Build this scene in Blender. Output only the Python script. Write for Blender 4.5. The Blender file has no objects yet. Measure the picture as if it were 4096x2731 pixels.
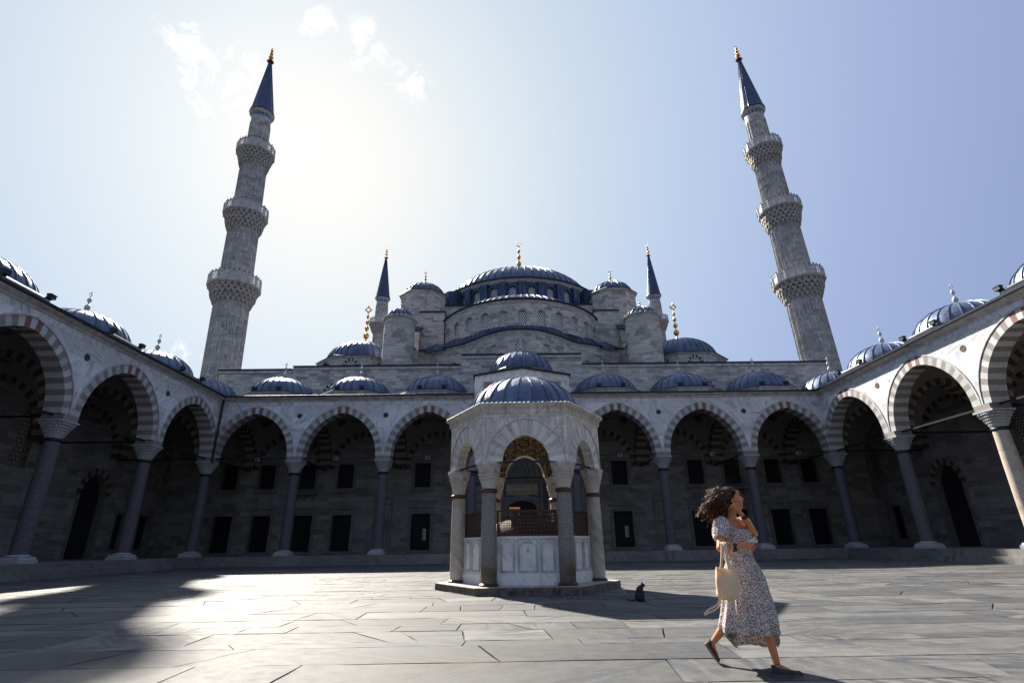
import bpy, bmesh, math, random
from math import sin, cos, pi, sqrt, radians, atan2, hypot
from mathutils import Vector, Matrix
random.seed(7)
SC = bpy.context.scene
COL = SC.collection

# ------------------------------------------------------------------ materials
class N:
    def __init__(s, name):
        s.m = bpy.data.materials.new(name); s.m.use_nodes = True
        s.t = s.m.node_tree; s.b = s.t.nodes['Principled BSDF']
        s.out = s.t.nodes['Material Output']
    def n(s, typ, **kw):
        nd = s.t.nodes.new(typ)
        for k, v in kw.items():
            if k.startswith('i_'):
                key = k[2:]
                key = int(key) if key.isdigit() else key.replace('_', ' ')
                s.set(nd.inputs[key], v)
            else: setattr(nd, k, v)
        return nd
    def set(s, inp, v):
        if isinstance(v, bpy.types.NodeSocket): s.t.links.new(v, inp)
        else:
            if isinstance(v, tuple) and len(v) == 3 and inp.type == 'RGBA': v = v + (1,)
            inp.default_value = v
    def math(s, op, a, b=0.0, c=0.0, clamp=False):
        nd = s.t.nodes.new('ShaderNodeMath'); nd.operation = op; nd.use_clamp = clamp
        s.set(nd.inputs[0], a); s.set(nd.inputs[1], b); s.set(nd.inputs[2], c)
        return nd.outputs[0]
    def vm(s, op, a, b=(0, 0, 0)):
        nd = s.t.nodes.new('ShaderNodeVectorMath'); nd.operation = op
        s.set(nd.inputs[0], a); s.set(nd.inputs[1], b)
        return nd.outputs['Value'] if op in ('LENGTH', 'DOT_PRODUCT') else nd.outputs[0]
    def uv(s): return s.n('ShaderNodeTexCoord').outputs['UV']
    def obj(s): return s.n('ShaderNodeTexCoord').outputs['Object']
    def noise(s, vec, scale, detail=4, rough=.55, dist=0.0):
        nd = s.n('ShaderNodeTexNoise'); s.set(nd.inputs['Vector'], vec)
        nd.inputs['Scale'].default_value = scale; nd.inputs['Detail'].default_value = detail
        nd.inputs['Roughness'].default_value = rough; nd.inputs['Distortion'].default_value = dist
        return nd.outputs['Fac']
    def ramp(s, fac, stops, interp='LINEAR'):
        nd = s.n('ShaderNodeValToRGB'); s.set(nd.inputs[0], fac); cr = nd.color_ramp
        cr.interpolation = interp
        while len(cr.elements) < len(stops): cr.elements.new(.5)
        for e, (p, c) in zip(cr.elements, stops):
            e.position = p; e.color = (c, c, c, 1) if not isinstance(c, tuple) else c + (1,)
        return nd.outputs[0]
    def mix(s, f, a, b, mode='MIX'):
        nd = s.t.nodes.new('ShaderNodeMix'); nd.data_type = 'RGBA'; nd.blend_type = mode
        s.set(nd.inputs[0], f); s.set(nd.inputs[6], a); s.set(nd.inputs[7], b)
        return nd.outputs[2]
    def scale(s, vec, v):
        nd = s.n('ShaderNodeMapping'); s.set(nd.inputs['Vector'], vec); nd.inputs['Scale'].default_value = v
        return nd.outputs[0]
    def bump(s, h, strength=.3, dist=.02):
        nd = s.n('ShaderNodeBump'); s.set(nd.inputs['Height'], h)
        nd.inputs['Strength'].default_value = strength; nd.inputs['Distance'].default_value = dist
        s.t.links.new(nd.outputs[0], s.b.inputs['Normal'])
    def fin(s, col=None, rough=None, metal=None, spec=None):
        if col is not None: s.set(s.b.inputs['Base Color'], col)
        if rough is not None: s.set(s.b.inputs['Roughness'], rough)
        if metal is not None: s.set(s.b.inputs['Metallic'], metal)
        if spec is not None: s.set(s.b.inputs['Specular IOR Level'], spec)
        return s.m

def plain(name, col, rough=.6, metal=0., var=.25, sc=6., bump=.15):
    k = N(name); v = k.noise(k.obj(), sc, 5)
    f = k.ramp(v, [(.25, 1 - var), (.75, 1 + var * .6)])
    c = k.mix(1.0, col, f, 'MULTIPLY')
    if bump: k.bump(v, bump, .02)
    return k.fin(c, rough, metal)

def ashlar(name, c1, c2, c3, bw=.75, bh=.3, dark=.5):
    k = N(name); uv = k.uv()
    wob = k.noise(uv, .8, 2)
    br = k.n('ShaderNodeTexBrick', i_Vector=uv, i_Scale=1.0, i_Mortar_Size=.006, i_Brick_Width=bw, i_Row_Height=bh,
             i_Color1=(0., 0., 0.), i_Color2=(1., 1., 1.), i_Mortar=(.35, .35, .35), i_Mortar_Smooth=.3)
    br.offset = .45; br.squash = 1.35; br.squash_frequency = 3
    br2 = k.n('ShaderNodeTexBrick', i_Vector=uv, i_Scale=1.0, i_Mortar_Size=0.0, i_Brick_Width=bw * 2.7, i_Row_Height=bh * 2,
             i_Color1=(0., 0., 0.), i_Color2=(1., 1., 1.), i_Mortar=(0.5, .5, .5))
    r = k.mix(.35, br.outputs['Color'], br2.outputs['Color'])
    c = k.ramp(r, [(.12, c1), (.45, c2), (.8, c3)])
    st = k.noise(k.scale(uv, (1.2, 7, 1)), 1.0, 6, .65)
    c = k.mix(k.ramp(st, [(.42, 0.), (.62, .75)]), c, k.mix(1., c, (dark, dark * 1.02, dark * 1.08), 'MULTIPLY'))
    run = k.noise(k.scale(uv, (1.6, .12, 1)), 1.0, 5, .6)
    c = k.mix(k.ramp(run, [(.58, 0.), (.75, .45)]), c, (.09, .085, .08))
    fine = k.noise(uv, 22, 5, .7)
    c = k.mix(1., c, k.ramp(fine, [(.3, .78), (.7, 1.12)]), 'MULTIPLY')
    mort = br.outputs['Fac']
    c = k.mix(k.math('MULTIPLY', mort, .65), c, (.12, .115, .11))
    h = k.math('SUBTRACT', k.math('MULTIPLY', fine, .5), k.math('MULTIPLY', mort, .9))
    k.bump(h, .5, .025)
    return k.fin(c, .85, 0, .25)

def marble(name, base, vein, bw=1.9, bh=.85, vs=1.0, rough=.45, stain=.3, joints=True, streak=0.):
    k = N(name); uv = k.uv()
    br = k.n('ShaderNodeTexBrick', i_Vector=uv, i_Scale=1.0, i_Mortar_Size=.004, i_Brick_Width=bw, i_Row_Height=bh,
             i_Color1=(0., 0., 0.), i_Color2=(1., 1., 1.), i_Mortar=(.5, .5, .5))
    rnd = br.outputs['Color']
    rot = k.n('ShaderNodeVectorRotate', rotation_type='Z_AXIS', i_Vector=uv)
    k.set(rot.inputs['Angle'], k.math('MULTIPLY', rnd, 2.6))
    add = k.n('ShaderNodeCombineXYZ'); k.set(add.inputs[0], k.math('MULTIPLY', rnd, 37.)); k.set(add.inputs[1], k.math('MULTIPLY', rnd, 11.))
    p = k.vm('ADD', rot.outputs[0], add.outputs[0])
    n1 = k.noise(k.scale(p, (.7 * vs, 4.5 * vs, 1)), 1.0, 7, .62, 1.1)
    n2 = k.noise(k.scale(p, (.5 * vs, 1.6 * vs, 1)), 1.0, 4, .5, .6)
    f = k.math('MULTIPLY', k.ramp(n1, [(.47, 0.), (.6, 1.)]), k.ramp(n2, [(.38, .15), (.62, 1.)]))
    c = k.mix(k.math('MULTIPLY', f, .85), base, vein)
    tone = k.mix(1., c, k.ramp(rnd, [(.1, .82), (.9, 1.08)]), 'MULTIPLY')
    if stain:
        s_ = k.noise(uv, 1.3, 6, .7)
        tone = k.mix(k.ramp(s_, [(.5, 0.), (.75, stain)]), tone, (.16, .13, .10))
    if streak:
        q_ = k.noise(k.scale(uv, (7, .7, 1)), 1.0, 6, .65); r_ = k.noise(uv, 2.6, 5, .7)
        tone = k.mix(k.math('MULTIPLY', k.ramp(q_, [(.5, 0.), (.66, streak)]), k.ramp(r_, [(.4, .3), (.6, 1.)])), tone, (.20, .125, .065))
    if joints: tone = k.mix(k.math('MULTIPLY', br.outputs['Fac'], .6), tone, (.13, .13, .14))
    k.bump(k.noise(uv, 18, 5, .7), .18, .01)
    return k.fin(tone, rough, 0, .4)

def holes(k, uv, sc, r0, ycomp=1.732):
    """distance mask for a hexagonal array of round holes; 1 inside a hole"""
    p = k.scale(uv, (sc, sc / ycomp, 1))
    ds = []
    for o in (0.0, .5):
        q = k.vm('ADD', p, (o, o, 0)); q = k.vm('FRACTION', q); q = k.vm('SUBTRACT', q, (.5, .5, 0))
        q = k.vm('MULTIPLY', q, (1, ycomp, 0)); ds.append(k.vm('LENGTH', q))
    d = k.math('MINIMUM', ds[0], ds[1])
    return k.math('LESS_THAN', d, r0), d

def lattice(name, frame, hole, sc, r0=.37, transparent=False, rough=.6, emit=None, metal=0.):
    k = N(name); f, d = holes(k, k.uv(), sc, r0)
    c = k.mix(f, frame, hole); k.fin(c, rough, metal)
    k.bump(k.math('SUBTRACT', 1., f), .4, .02)
    if emit:
        g = k.ramp(k.noise(k.obj(), 3., 2), [(.35, .25), (.7, 1.)])
        k.set(k.b.inputs['Emission Color'], emit[0]); k.set(k.b.inputs['Emission Strength'], k.math('MULTIPLY', k.math('MULTIPLY', f, emit[1]), g))
    if transparent:
        t = k.n('ShaderNodeBsdfTransparent'); mx = k.n('ShaderNodeMixShader', i_0=f)
        k.t.links.new(k.b.outputs[0], mx.inputs[1]); k.t.links.new(t.outputs[0], mx.inputs[2]); k.t.links.new(mx.outputs[0], k.out.inputs[0])
    return k.m

M = {}
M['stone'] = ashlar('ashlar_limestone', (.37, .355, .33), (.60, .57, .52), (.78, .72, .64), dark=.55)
M['stone_in'] = ashlar('ashlar_arcade_wall_shaded', (.15, .142, .133), (.215, .203, .188), (.285, .268, .245), .95, .36, .7)  # darker copy of the outer ashlar; the arcade's shade is put into its colour
M['minaret'] = ashlar('ashlar_minaret', (.34, .335, .325), (.53, .51, .48), (.72, .68, .61), .8, .36, .55)
M['marble'] = marble('facade_marble', (.70, .71, .74), (.27, .31, .38))
M['marble_f'] = marble('fountain_marble', (.74, .70, .63), (.40, .39, .38), .7, .33, 2.2, .5, .5, True, .8)
M['panel_m'] = marble('basin_marble', (.86, .85, .82), (.55, .55, .56), 3, 3, 1.2, .35, .25, False, .45)
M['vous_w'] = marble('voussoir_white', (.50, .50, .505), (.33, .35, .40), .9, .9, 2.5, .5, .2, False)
M['vous_w_in'] = marble('voussoir_cream_shaded', (.22, .20, .165), (.14, .13, .115), .9, .9, 2.5, .6, .2, False)  # inner copy of the white voussoir, arcade shade mixed into its cream
def breccia(name, a, b, c_):
    k = N(name); uv = k.uv()
    v = k.n('ShaderNodeTexVoronoi', i_Vector=uv, i_Scale=16.0)
    w = k.noise(uv, 9, 5, .7)
    c = k.mix(k.ramp(w, [(.35, 0.), (.65, 1.)]), a, b)
    c = k.mix(k.ramp(v.outputs['Distance'], [(.15, .6), (.4, 0.)]), c, c_)
    k.bump(w, .4, .02); return k.fin(c, .7, 0, .3)
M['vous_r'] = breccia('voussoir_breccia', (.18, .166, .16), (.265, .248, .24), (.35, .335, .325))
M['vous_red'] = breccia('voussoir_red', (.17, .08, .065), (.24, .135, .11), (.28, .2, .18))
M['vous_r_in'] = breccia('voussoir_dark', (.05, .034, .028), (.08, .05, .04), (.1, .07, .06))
M['granite'] = breccia('granite_column', (.06, .057, .065), (.125, .118, .135), (.17, .16, .175))
def fgranite():
    k = N('fountain_granite'); o = k.obj()
    v = k.n('ShaderNodeTexVoronoi', i_Vector=o, i_Scale=38.0)
    sp = k.noise(o, 60, 3, .8); big = k.noise(o, 2.2, 4, .6)
    c = k.mix(k.ramp(sp, [(.38, 0.), (.62, 1.)]), (.05, .045, .04), (.36, .34, .31))
    c = k.mix(k.ramp(v.outputs['Distance'], [(.12, .5), (.35, 0.)]), c, (.42, .40, .37))
    sep = k.n('ShaderNodeSeparateXYZ', i_0=o)
    low = k.math('MULTIPLY', k.ramp(sep.outputs[2], [(.5, 1.), (1.5, 0.)]), k.ramp(big, [(.3, .3), (.55, .9)]))
    c = k.mix(low, c, (.075, .05, .025))
    k.bump(sp, .3, .01); return k.fin(c, .55, 0, .4)
M['fgran'] = fgranite()
M['fcolm'] = marble('fountain_column_marble', (.52, .46, .38), (.27, .25, .23), 5, 5, 1.6, .45, .8, False)
M['copper'] = plain('copper_ring', (.12, .055, .032), .45, .5, .7, 14)
M['plinth'] = plain('plinth_stone', (.14, .12, .10), .8, 0, .75, 7, .5)
M['plinth_top'] = plain('plinth_top_marble', (.40, .38, .36), .55, 0, .5, 4, .3)
def lead(name, c1, c2, sc=1.0, metal=.45):
    k = N(name); uv = k.uv(); o = k.obj()
    br = k.n('ShaderNodeTexBrick', i_Vector=uv, i_Scale=1.0, i_Mortar_Size=.012, i_Brick_Width=9., i_Row_Height=.9 * sc,
             i_Color1=(0., 0., 0.), i_Color2=(1., 1., 1.), i_Mortar=(.5, .5, .5))
    a = k.noise(o, 1.1 / sc, 6, .65); b_ = k.noise(o, 6 / sc, 5, .7)
    c = k.mix(k.ramp(a, [(.3, 0.), (.7, 1.)]), c1, c2)
    c = k.mix(1., c, k.ramp(b_, [(.3, .62), (.75, 1.3)]), 'MULTIPLY')
    s_ = k.noise(k.scale(uv, (4.5 / sc, .5 / sc, 1)), 1.0, 5, .6)
    c = k.mix(k.ramp(s_, [(.5, 0.), (.7, .6)]), c, (.20, .22, .26))
    c = k.mix(k.ramp(s_, [(.3, .55), (.45, 0.)]), c, (.025, .03, .05))
    c = k.mix(k.math('MULTIPLY', br.outputs['Fac'], .7), c, (.02, .025, .04))
    h = k.math('ADD', k.math('MULTIPLY', b_, .6), k.math('MULTIPLY', br.outputs['Fac'], 1.2))
    k.bump(k.math('ADD', h, k.math('MULTIPLY', a, 2.5)), .5, .04)
    return k.fin(c, k.ramp(b_, [(.3, .34), (.7, .55)]), metal)
M['lead'] = lead('lead_sheet', (.055, .082, .155), (.14, .185, .29))
M['lead_dark'] = lead('lead_sheet_dark', (.028, .05, .12), (.05, .085, .18), 1, .3)
M['edge'] = plain('roof_edge_lead', (.018, .022, .032), .5, .3, .3)
M['gold'] = plain('gilded_copper', (.78, .40, .07), .28, 1., .3, 3, .05)
M['fstone'] = plain('carved_white_stone', (.48, .49, .52), .5, 0, .35, 9)
M['cstone'] = marble('carved_capital', (.42, .42, .44), (.30, .31, .34), 5, 5, 3, .6, .45, False)
M['fcap'] = marble('fountain_capital', (.70, .65, .57), (.34, .31, .27), 5, 5, 3, .6, .7, False, .7)
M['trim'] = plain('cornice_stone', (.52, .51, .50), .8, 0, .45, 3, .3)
M['trim_in'] = plain('window_surround_shaded', (.15, .14, .132), .75, 0, .35, 3, .2)  # inner copy of the trim stone, darkened to carry the arcade's shade
M['iron'] = plain('painted_iron', (.012, .02, .022), .45, .4, .3)
M['dark'] = plain('dark_interior', (.006, .006, .008), .8, 0, .2, 4, 0)
M['lat'] = lattice('pierced_window', (.80, .81, .80), (.008, .012, .03), 4.2, .35)
M['lat_s'] = lattice('pierced_window_wide', (.72, .72, .72), (.008, .012, .03), 3.2, .34)
M['lat_y'] = lattice('bottle_glass_window', (.10, .095, .085), (.20, .19, .12), 3.4, .33, emit=((.75, .68, .42), .006))
M['lat_g'] = lattice('plaster_lattice_window', (.24, .24, .25), (.02, .02, .02), 4.5, .34)
M['rail'] = lattice('balcony_lattice', (.55, .54, .52), (.1, .1, .1), 4.2, .27, True)
M['rust'] = plain('rusted_frame', (.12, .05, .027), .8, .2, .5, 12, .3)
def grille(name, col, sc):
    k = N(name); uv = k.uv()
    fs = []
    f, d = holes(k, uv, sc, .30); f2, d2 = holes(k, k.vm('ADD', uv, (.5 / sc, 0, 0)), sc, .12)
    v = k.n('ShaderNodeTexVoronoi', feature='DISTANCE_TO_EDGE', i_Vector=uv, i_Scale=sc * 1.35, i_Randomness=.25)
    g = k.math('GREATER_THAN', v.outputs['Distance'], .19)
    w = k.noise(uv, 8, 4); c = k.mix(w, col, (col[0] * .4, col[1] * .4, col[2] * .4)); k.fin(c, .75, .3)
    t = k.n('ShaderNodeBsdfTransparent'); mx = k.n('ShaderNodeMixShader', i_0=g)
    k.t.links.new(k.b.outputs[0], mx.inputs[1]); k.t.links.new(t.outputs[0], mx.inputs[2]); k.t.links.new(mx.outputs[0], k.out.inputs[0])
    return k.m
M['grille'] = grille('rusted_grille', (.10, .05, .03), 8.5)
M['grille_d'] = grille('dark_grille', (.07, .04, .03), 10.0)
def painted(name, base, red, dark, sc):
    k = N(name); uv = k.uv()
    v = k.n('ShaderNodeTexVoronoi', feature='DISTANCE_TO_EDGE', i_Vector=uv, i_Scale=sc, i_Randomness=.55)
    f1, d1 = holes(k, uv, sc * .45, .42); f2, d2 = holes(k, uv, sc * .45, .34)
    ringm = k.math('SUBTRACT', f1, f2)
    n1 = k.noise(uv, sc * 1.1, 3, .5, 2.2)
    leaf = k.math('MULTIPLY', k.math('GREATER_THAN', n1, .56), f2)
    c = k.mix(ringm, base, red)
    c = k.mix(leaf, c, dark)
    c = k.mix(k.math('MULTIPLY', k.math('LESS_THAN', v.outputs['Distance'], .05), .8), c, dark)
    w = k.noise(uv, 5, 4); c = k.mix(1., c, k.ramp(w, [(.3, .75), (.7, 1.1)]), 'MULTIPLY')
    return k.fin(c, .7)
M['paint'] = painted('painted_plaster', (.42, .33, .21), (.22, .05, .03), (.035, .04, .035), 5.0)
M['paint2'] = painted('painted_floral', (.50, .42, .30), (.22, .06, .05), (.06, .08, .09), 9.0)
def vaultm():
    k = N('painted_vault'); uv = k.uv()
    ab = k.vm('ABSOLUTE', uv); q = k.vm('SUBTRACT', ab, (1.75, 1.75, 0)); d = k.vm('LENGTH', q)
    disc = k.math('LESS_THAN', d, .36)
    pat = k.noise(uv, 14, 3, .5, 2.); 
    dc = k.mix(k.math('GREATER_THAN', pat, .52), (.13, .045, .03), (.05, .035, .03))
    rr = k.vm('LENGTH', uv)
    band = k.math('MULTIPLY', k.math('GREATER_THAN', rr, 2.02), k.math('LESS_THAN', rr, 2.3))
    bp = k.math('GREATER_THAN', k.noise(uv, 10, 2, .5, 1.5), .5)
    n = k.noise(uv, 1.5, 4)
    c = k.mix(k.ramp(n, [(.3, 0.), (.7, 1.)]), (.17, .16, .15), (.21, .20, .185))
    c = k.mix(k.math('MULTIPLY', band, bp), c, (.09, .035, .03))
    c = k.mix(disc, c, dc)
    return k.fin(c, .8)
M['vault'] = vaultm()
def pavingm():
    k = N('paving_marble'); uv = k.uv()
    at = k.n('ShaderNodeAttribute', attribute_name='tone').outputs['Fac']
    n1 = k.noise(k.scale(uv, (.7, 6.0, 1)), 1.0, 8, .62, 1.0)
    n2 = k.noise(k.scale(uv, (.35, 1.1, 1)), 1.0, 4, .5, .8)
    f = k.math('MULTIPLY', k.ramp(n1, [(.44, 0.), (.54, 1.)]), k.ramp(n2, [(.40, .05), (.56, 1.)]))
    c = k.mix(k.ramp(at, [(0., 0.), (1., 1.)]), (.055, .057, .060), (.142, .140, .137))
    c = k.mix(k.math('MULTIPLY', f, .85), c, (.042, .045, .055))
    pos = k.n('ShaderNodeNewGeometry').outputs['Position']
    blot = k.noise(pos, .5, 6, .65)
    c = k.mix(k.ramp(blot, [(.48, 0.), (.72, .55)]), c, (.085, .072, .056))
    sm = k.noise(pos, 5., 6, .7)
    c = k.mix(1., c, k.ramp(sm, [(.28, .7), (.7, 1.15)]), 'MULTIPLY')
    pit = k.noise(pos, 30., 4, .7)
    k.bump(k.math('ADD', k.math('MULTIPLY', sm, 1.0), k.math('MULTIPLY', pit, .3)), .35, .012)
    return k.fin(c, k.ramp(sm, [(.3, .58), (.75, .75)]), 0, .22)
M['paving'] = pavingm()
M['soil'] = plain('joint_earth', (.030, .026, .022), .95, 0, .4, 5)
M['step'] = marble('step_marble', (.19, .185, .18), (.09, .09, .10), 1.6, 1.2, 1.0, .6, .5)

# ------------------------------------------------------------------ mesh builder
class MB:
    def __init__(s): s.v = []; s.f = []; s.mi = []; s.uv = []
    def face(s, pts, m=0, uv=None):
        b = len(s.v); s.v.extend([tuple(p) for p in pts]); s.f.append(list(range(b, b + len(pts)))); s.mi.append(m)
        if uv is None:
            P = [Vector(p) for p in pts]; nrm = Vector((0, 0, 0))
            for i in range(len(P)):
                a, c = P[i], P[(i + 1) % len(P)]
                nrm.x += (a.y - c.y) * (a.z + c.z); nrm.y += (a.z - c.z) * (a.x + c.x); nrm.z += (a.x - c.x) * (a.y + c.y)
            if nrm.length > 1e-12: nrm.normalize()
            if abs(nrm.z) > .75: uv = [(p.x, p.y) for p in P]
            else:
                t = Vector((-nrm.y, nrm.x)); t.normalize()
                uv = [(p.x * t.x + p.y * t.y, p.z) for p in P]
        s.uv.append(uv)
    def box(s, x0, x1, y0, y1, z0, z1, m=0):
        p = [(x0, y0, z0), (x1, y0, z0), (x1, y1, z0), (x0, y1, z0), (x0, y0, z1), (x1, y0, z1), (x1, y1, z1), (x0, y1, z1)]
        for q in ((0, 1, 5, 4), (1, 2, 6, 5), (2, 3, 7, 6), (3, 0, 4, 7), (4, 5, 6, 7), (3, 2, 1, 0)): s.face([p[i] for i in q], m)
    def obox(s, c, ax, ay, az, m=0):
        c, ax, ay, az = map(Vector, (c, ax, ay, az))
        p = [c + i * ax + j * ay + k * az for k in (-1, 1) for (i, j) in ((-1, -1), (1, -1), (1, 1), (-1, 1))]
        for q in ((0, 1, 5, 4), (1, 2, 6, 5), (2, 3, 7, 6), (3, 0, 4, 7), (4, 5, 6, 7), (3, 2, 1, 0)): s.face([p[i] for i in q], m)
    def prism(s, poly0, z0, poly1, z1, m=0, cap=True, mcap=None):
        n = len(poly0)
        for i in range(n):
            j = (i + 1) % n
            s.face([(*poly0[i], z0), (*poly0[j], z0), (*poly1[j], z1), (*poly1[i], z1)], m)
        if cap:
            s.face([(*p, z1) for p in poly1], m if mcap is None else mcap); s.face([(*p, z0) for p in reversed(poly0)], m)
    def lathe(s, prof, cx=0, cy=0, n=24, m=0, a0=0., a1=2 * pi, us=None):
        for i in range(n):
            t0 = a0 + (a1 - a0) * i / n; t1 = a0 + (a1 - a0) * (i + 1) / n
            L = 0
            for k in range(len(prof) - 1):
                (r0, z0), (r1, z1) = prof[k], prof[k + 1]
                dl = hypot(r1 - r0, z1 - z0)
                R = us or max(r for r, z in prof)
                P = [(cx + r0 * cos(t0), cy + r0 * sin(t0), z0), (cx + r0 * cos(t1), cy + r0 * sin(t1), z0),
                     (cx + r1 * cos(t1), cy + r1 * sin(t1), z1), (cx + r1 * cos(t0), cy + r1 * sin(t0), z1)]
                U = [(t0 * R, z0 if abs(z1 - z0) > abs(r1 - r0) else L), (t1 * R, z0 if abs(z1 - z0) > abs(r1 - r0) else L),
                     (t1 * R, z1 if abs(z1 - z0) > abs(r1 - r0) else L + dl), (t0 * R, z1 if abs(z1 - z0) > abs(r1 - r0) else L + dl)]
                if r1 < 1e-6: P = P[:3]; U = U[:3]
                elif r0 < 1e-6: P = [P[0], P[2], P[3]]; U = [U[0], U[2], U[3]]
                s.face(P, m, U); L += dl
    def tube(s, pts, rad, n=6, m=0, cap=True):
        pts = [Vector(p) for p in pts]; rings = []
        rr = rad if isinstance(rad, (list, tuple)) else [rad] * len(pts)
        up = Vector((0, 0, 1))
        d0 = (pts[1] - pts[0]).normalized()
        u = d0.cross(up); u = u.normalized() if u.length > .1 else Vector((1, 0, 0))
        for i, p in enumerate(pts):
            d = (pts[min(i + 1, len(pts) - 1)] - pts[max(i - 1, 0)])
            d = d.normalized() if d.length > 1e-9 else d0
            u = (u - d * u.dot(d)); u = u.normalized() if u.length > 1e-6 else Vector((1, 0, 0))
            w = d.cross(u)
            rings.append([p + (u * cos(2 * pi * k / n) + w * sin(2 * pi * k / n)) * rr[i] for k in range(n)])
        for i in range(len(pts) - 1):
            for k in range(n):
                j = (k + 1) % n; s.face([rings[i][k], rings[i][j], rings[i + 1][j], rings[i + 1][k]], m)
        if cap: s.face(rings[0][::-1], m); s.face(rings[-1], m)
    def ball(s, c, r, m=0, n=8, k=5):
        if not isinstance(r, tuple): r = (r, r, r)
        for i in range(k):
            a, b = -pi / 2 + pi * i / k, -pi / 2 + pi * (i + 1) / k
            for j in range(n):
                t, u = 2 * pi * j / n, 2 * pi * (j + 1) / n
                P = [(c[0] + r[0] * cos(q) * cos(w), c[1] + r[1] * cos(q) * sin(w), c[2] + r[2] * sin(q)) for q, w in ((a, t), (a, u), (b, u), (b, t))]
                if i == 0: P = P[1:]
                if i == k - 1: P = P[:3]
                s.face(P, m)
    def build(s, name, mats, parent=None, smooth=False, origin=None):
        me = bpy.data.meshes.new(name)
        o = Vector(origin) if origin is not None else Vector((0, 0, 0))
        me.from_pydata([(v[0] - o.x, v[1] - o.y, v[2] - o.z) for v in s.v], [], s.f)
        if not isinstance(mats, (list, tuple)): mats = [mats]
        for m in mats: me.materials.append(M[m] if isinstance(m, str) else m)
        me.polygons.foreach_set('material_index', s.mi)
        ul = me.uv_layers.new(name='UVMap')
        flat = [c for f in s.uv for p in f for c in (p[0], p[1])]
        ul.data.foreach_set('uv', flat)
        if smooth:
            bm = bmesh.new(); bm.from_mesh(me); bmesh.ops.remove_doubles(bm, verts=bm.verts, dist=1e-4)
            bmesh.ops.recalc_face_normals(bm, faces=bm.faces)
            bm.to_mesh(me); bm.free()
            me.polygons.foreach_set('use_smooth', [True] * len(me.polygons))
            me.set_sharp_from_angle(angle=radians(smooth if smooth is not True else 40))
        me.update()
        ob = bpy.data.objects.new(name, me); COL.objects.link(ob)
        if origin is not None: ob.location = o
        if parent is not None:
            ob.parent = parent
            ob.location = o - wloc(parent)
        return ob
def wloc(o):
    v = Vector(o.location)
    while o.parent: o = o.parent; v += Vector(o.location)
    return v
def tag(o, label=None, cat=None, group=None, kind=None):
    if label: o['label'] = label
    if cat: o['category'] = cat
    if group: o['group'] = group
    if kind: o['kind'] = kind
    return o
def empty(name, loc=(0, 0, 0), parent=None):
    o = bpy.data.objects.new(name, None); COL.objects.link(o); o.location = loc; o.empty_display_size = .2
    if parent: o.parent = parent
    return o
def copy_tree(o, parent=None):
    c = o.copy(); COL.objects.link(c); c.parent = parent
    for ch in list(o.children): copy_tree(ch, c)
    return c

# ------------------------------------------------------------------ shape helpers
def arch_curve(a, h, n=10):
    """pointed arch, half span a, rise h, from (-a,0) over (0,h) to (a,0)"""
    c = max(0., (h * h - a * a) / (2 * a)); r = a + c
    t1 = math.acos(c / r) if r > 0 else pi / 2
    if h < a:                                   # segmental / depressed: ellipse
        L = [(-a * cos(pi / 2 * i / n), h * sin(pi / 2 * i / n)) for i in range(n + 1)]
    else: L = [(c - r * cos(t1 * i / n), r * sin(t1 * i / n)) for i in range(n + 1)]
    return L + [(-x, z) for x, z in reversed(L[:-1])]
def flatY(Y, d=1): return lambda s, z, q: (s, Y + q * d, z)
def flatX(X, d=1): return lambda s, z, q: (X + q * d, s, z)
def cyl(cx, cy, R): return lambda s, z, q: (cx + (R - q) * sin(s / R), cy - (R - q) * cos(s / R), z)
def seg(p0, p1):
    """flat wall between two plan points; q goes to the left of p0->p1"""
    p0 = Vector(p0); p1 = Vector(p1); L = (p1 - p0).length; t = (p1 - p0) / L; nn = Vector((-t.y, t.x))
    return (lambda s, z, q: (p0.x + t.x * s + nn.x * q, p0.y + t.y * s + nn.y * q, z)), L
def strip(mb, mp, s0, s1, z0, z1, m=0, q=0., n=1):
    if s1 - s0 < 1e-4 or z1 - z0 < 1e-4: return
    for i in range(n):
        a, b = s0 + (s1 - s0) * i / n, s0 + (s1 - s0) * (i + 1) / n
        mb.face([mp(a, z0, q), mp(b, z0, q), mp(b, z1, q), mp(a, z1, q)], m, [(a, z0), (b, z0), (b, z1), (a, z1)])
def opening(mb, mp, s0, s1, z0, z1, sc, hw, sill, spring, rise, depth=.35, m=0, mrev=None, n=6, curved=1):
    """wall cell with one opening (arched if rise>0); returns the outline"""
    mrev = m if mrev is None else mrev
    cur = [(sc + x, spring + z) for x, z in (arch_curve(hw, rise, n) if rise > 0 else [(-hw, 0), (hw, 0)])]
    strip(mb, mp, s0, sc - hw, z0, z1, m, n=curved); strip(mb, mp, sc + hw, s1, z0, z1, m, n=curved)
    strip(mb, mp, sc - hw, sc + hw, z0, sill, m)
    for (a, za), (b, zb) in zip(cur, cur[1:]):
        mb.face([mp(a, za, 0), mp(b, zb, 0), mp(b, z1, 0), mp(a, z1, 0)], m, [(a, za), (b, zb), (b, z1), (a, z1)])
    loop = [(sc - hw, sill)] + cur + [(sc + hw, sill)]
    for i in range(len(loop)):
        (a, za), (b, zb) = loop[i], loop[(i + 1) % len(loop)]
        mb.face([mp(a, za, 0), mp(b, zb, 0), mp(b, zb, depth), mp(a, za, depth)], mrev)
    return loop
def pane(mp, loop, q, name, mat, parent, frame=None, fw=.0, fm='trim'):
    mb = MB(); cx = sum(p[0] for p in loop) / len(loop); zs = min(p[1] for p in loop)
    mb.face([mp(a, z, q) for a, z in loop], 0, [(a - cx, z - zs) for a, z in loop])
    mats = [mat]
    if fw:
        ringl(mb, mp, loop, fw, q - .04, q, 1); mats.append(fm)
    return mb.build(name, mats, parent)
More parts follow.
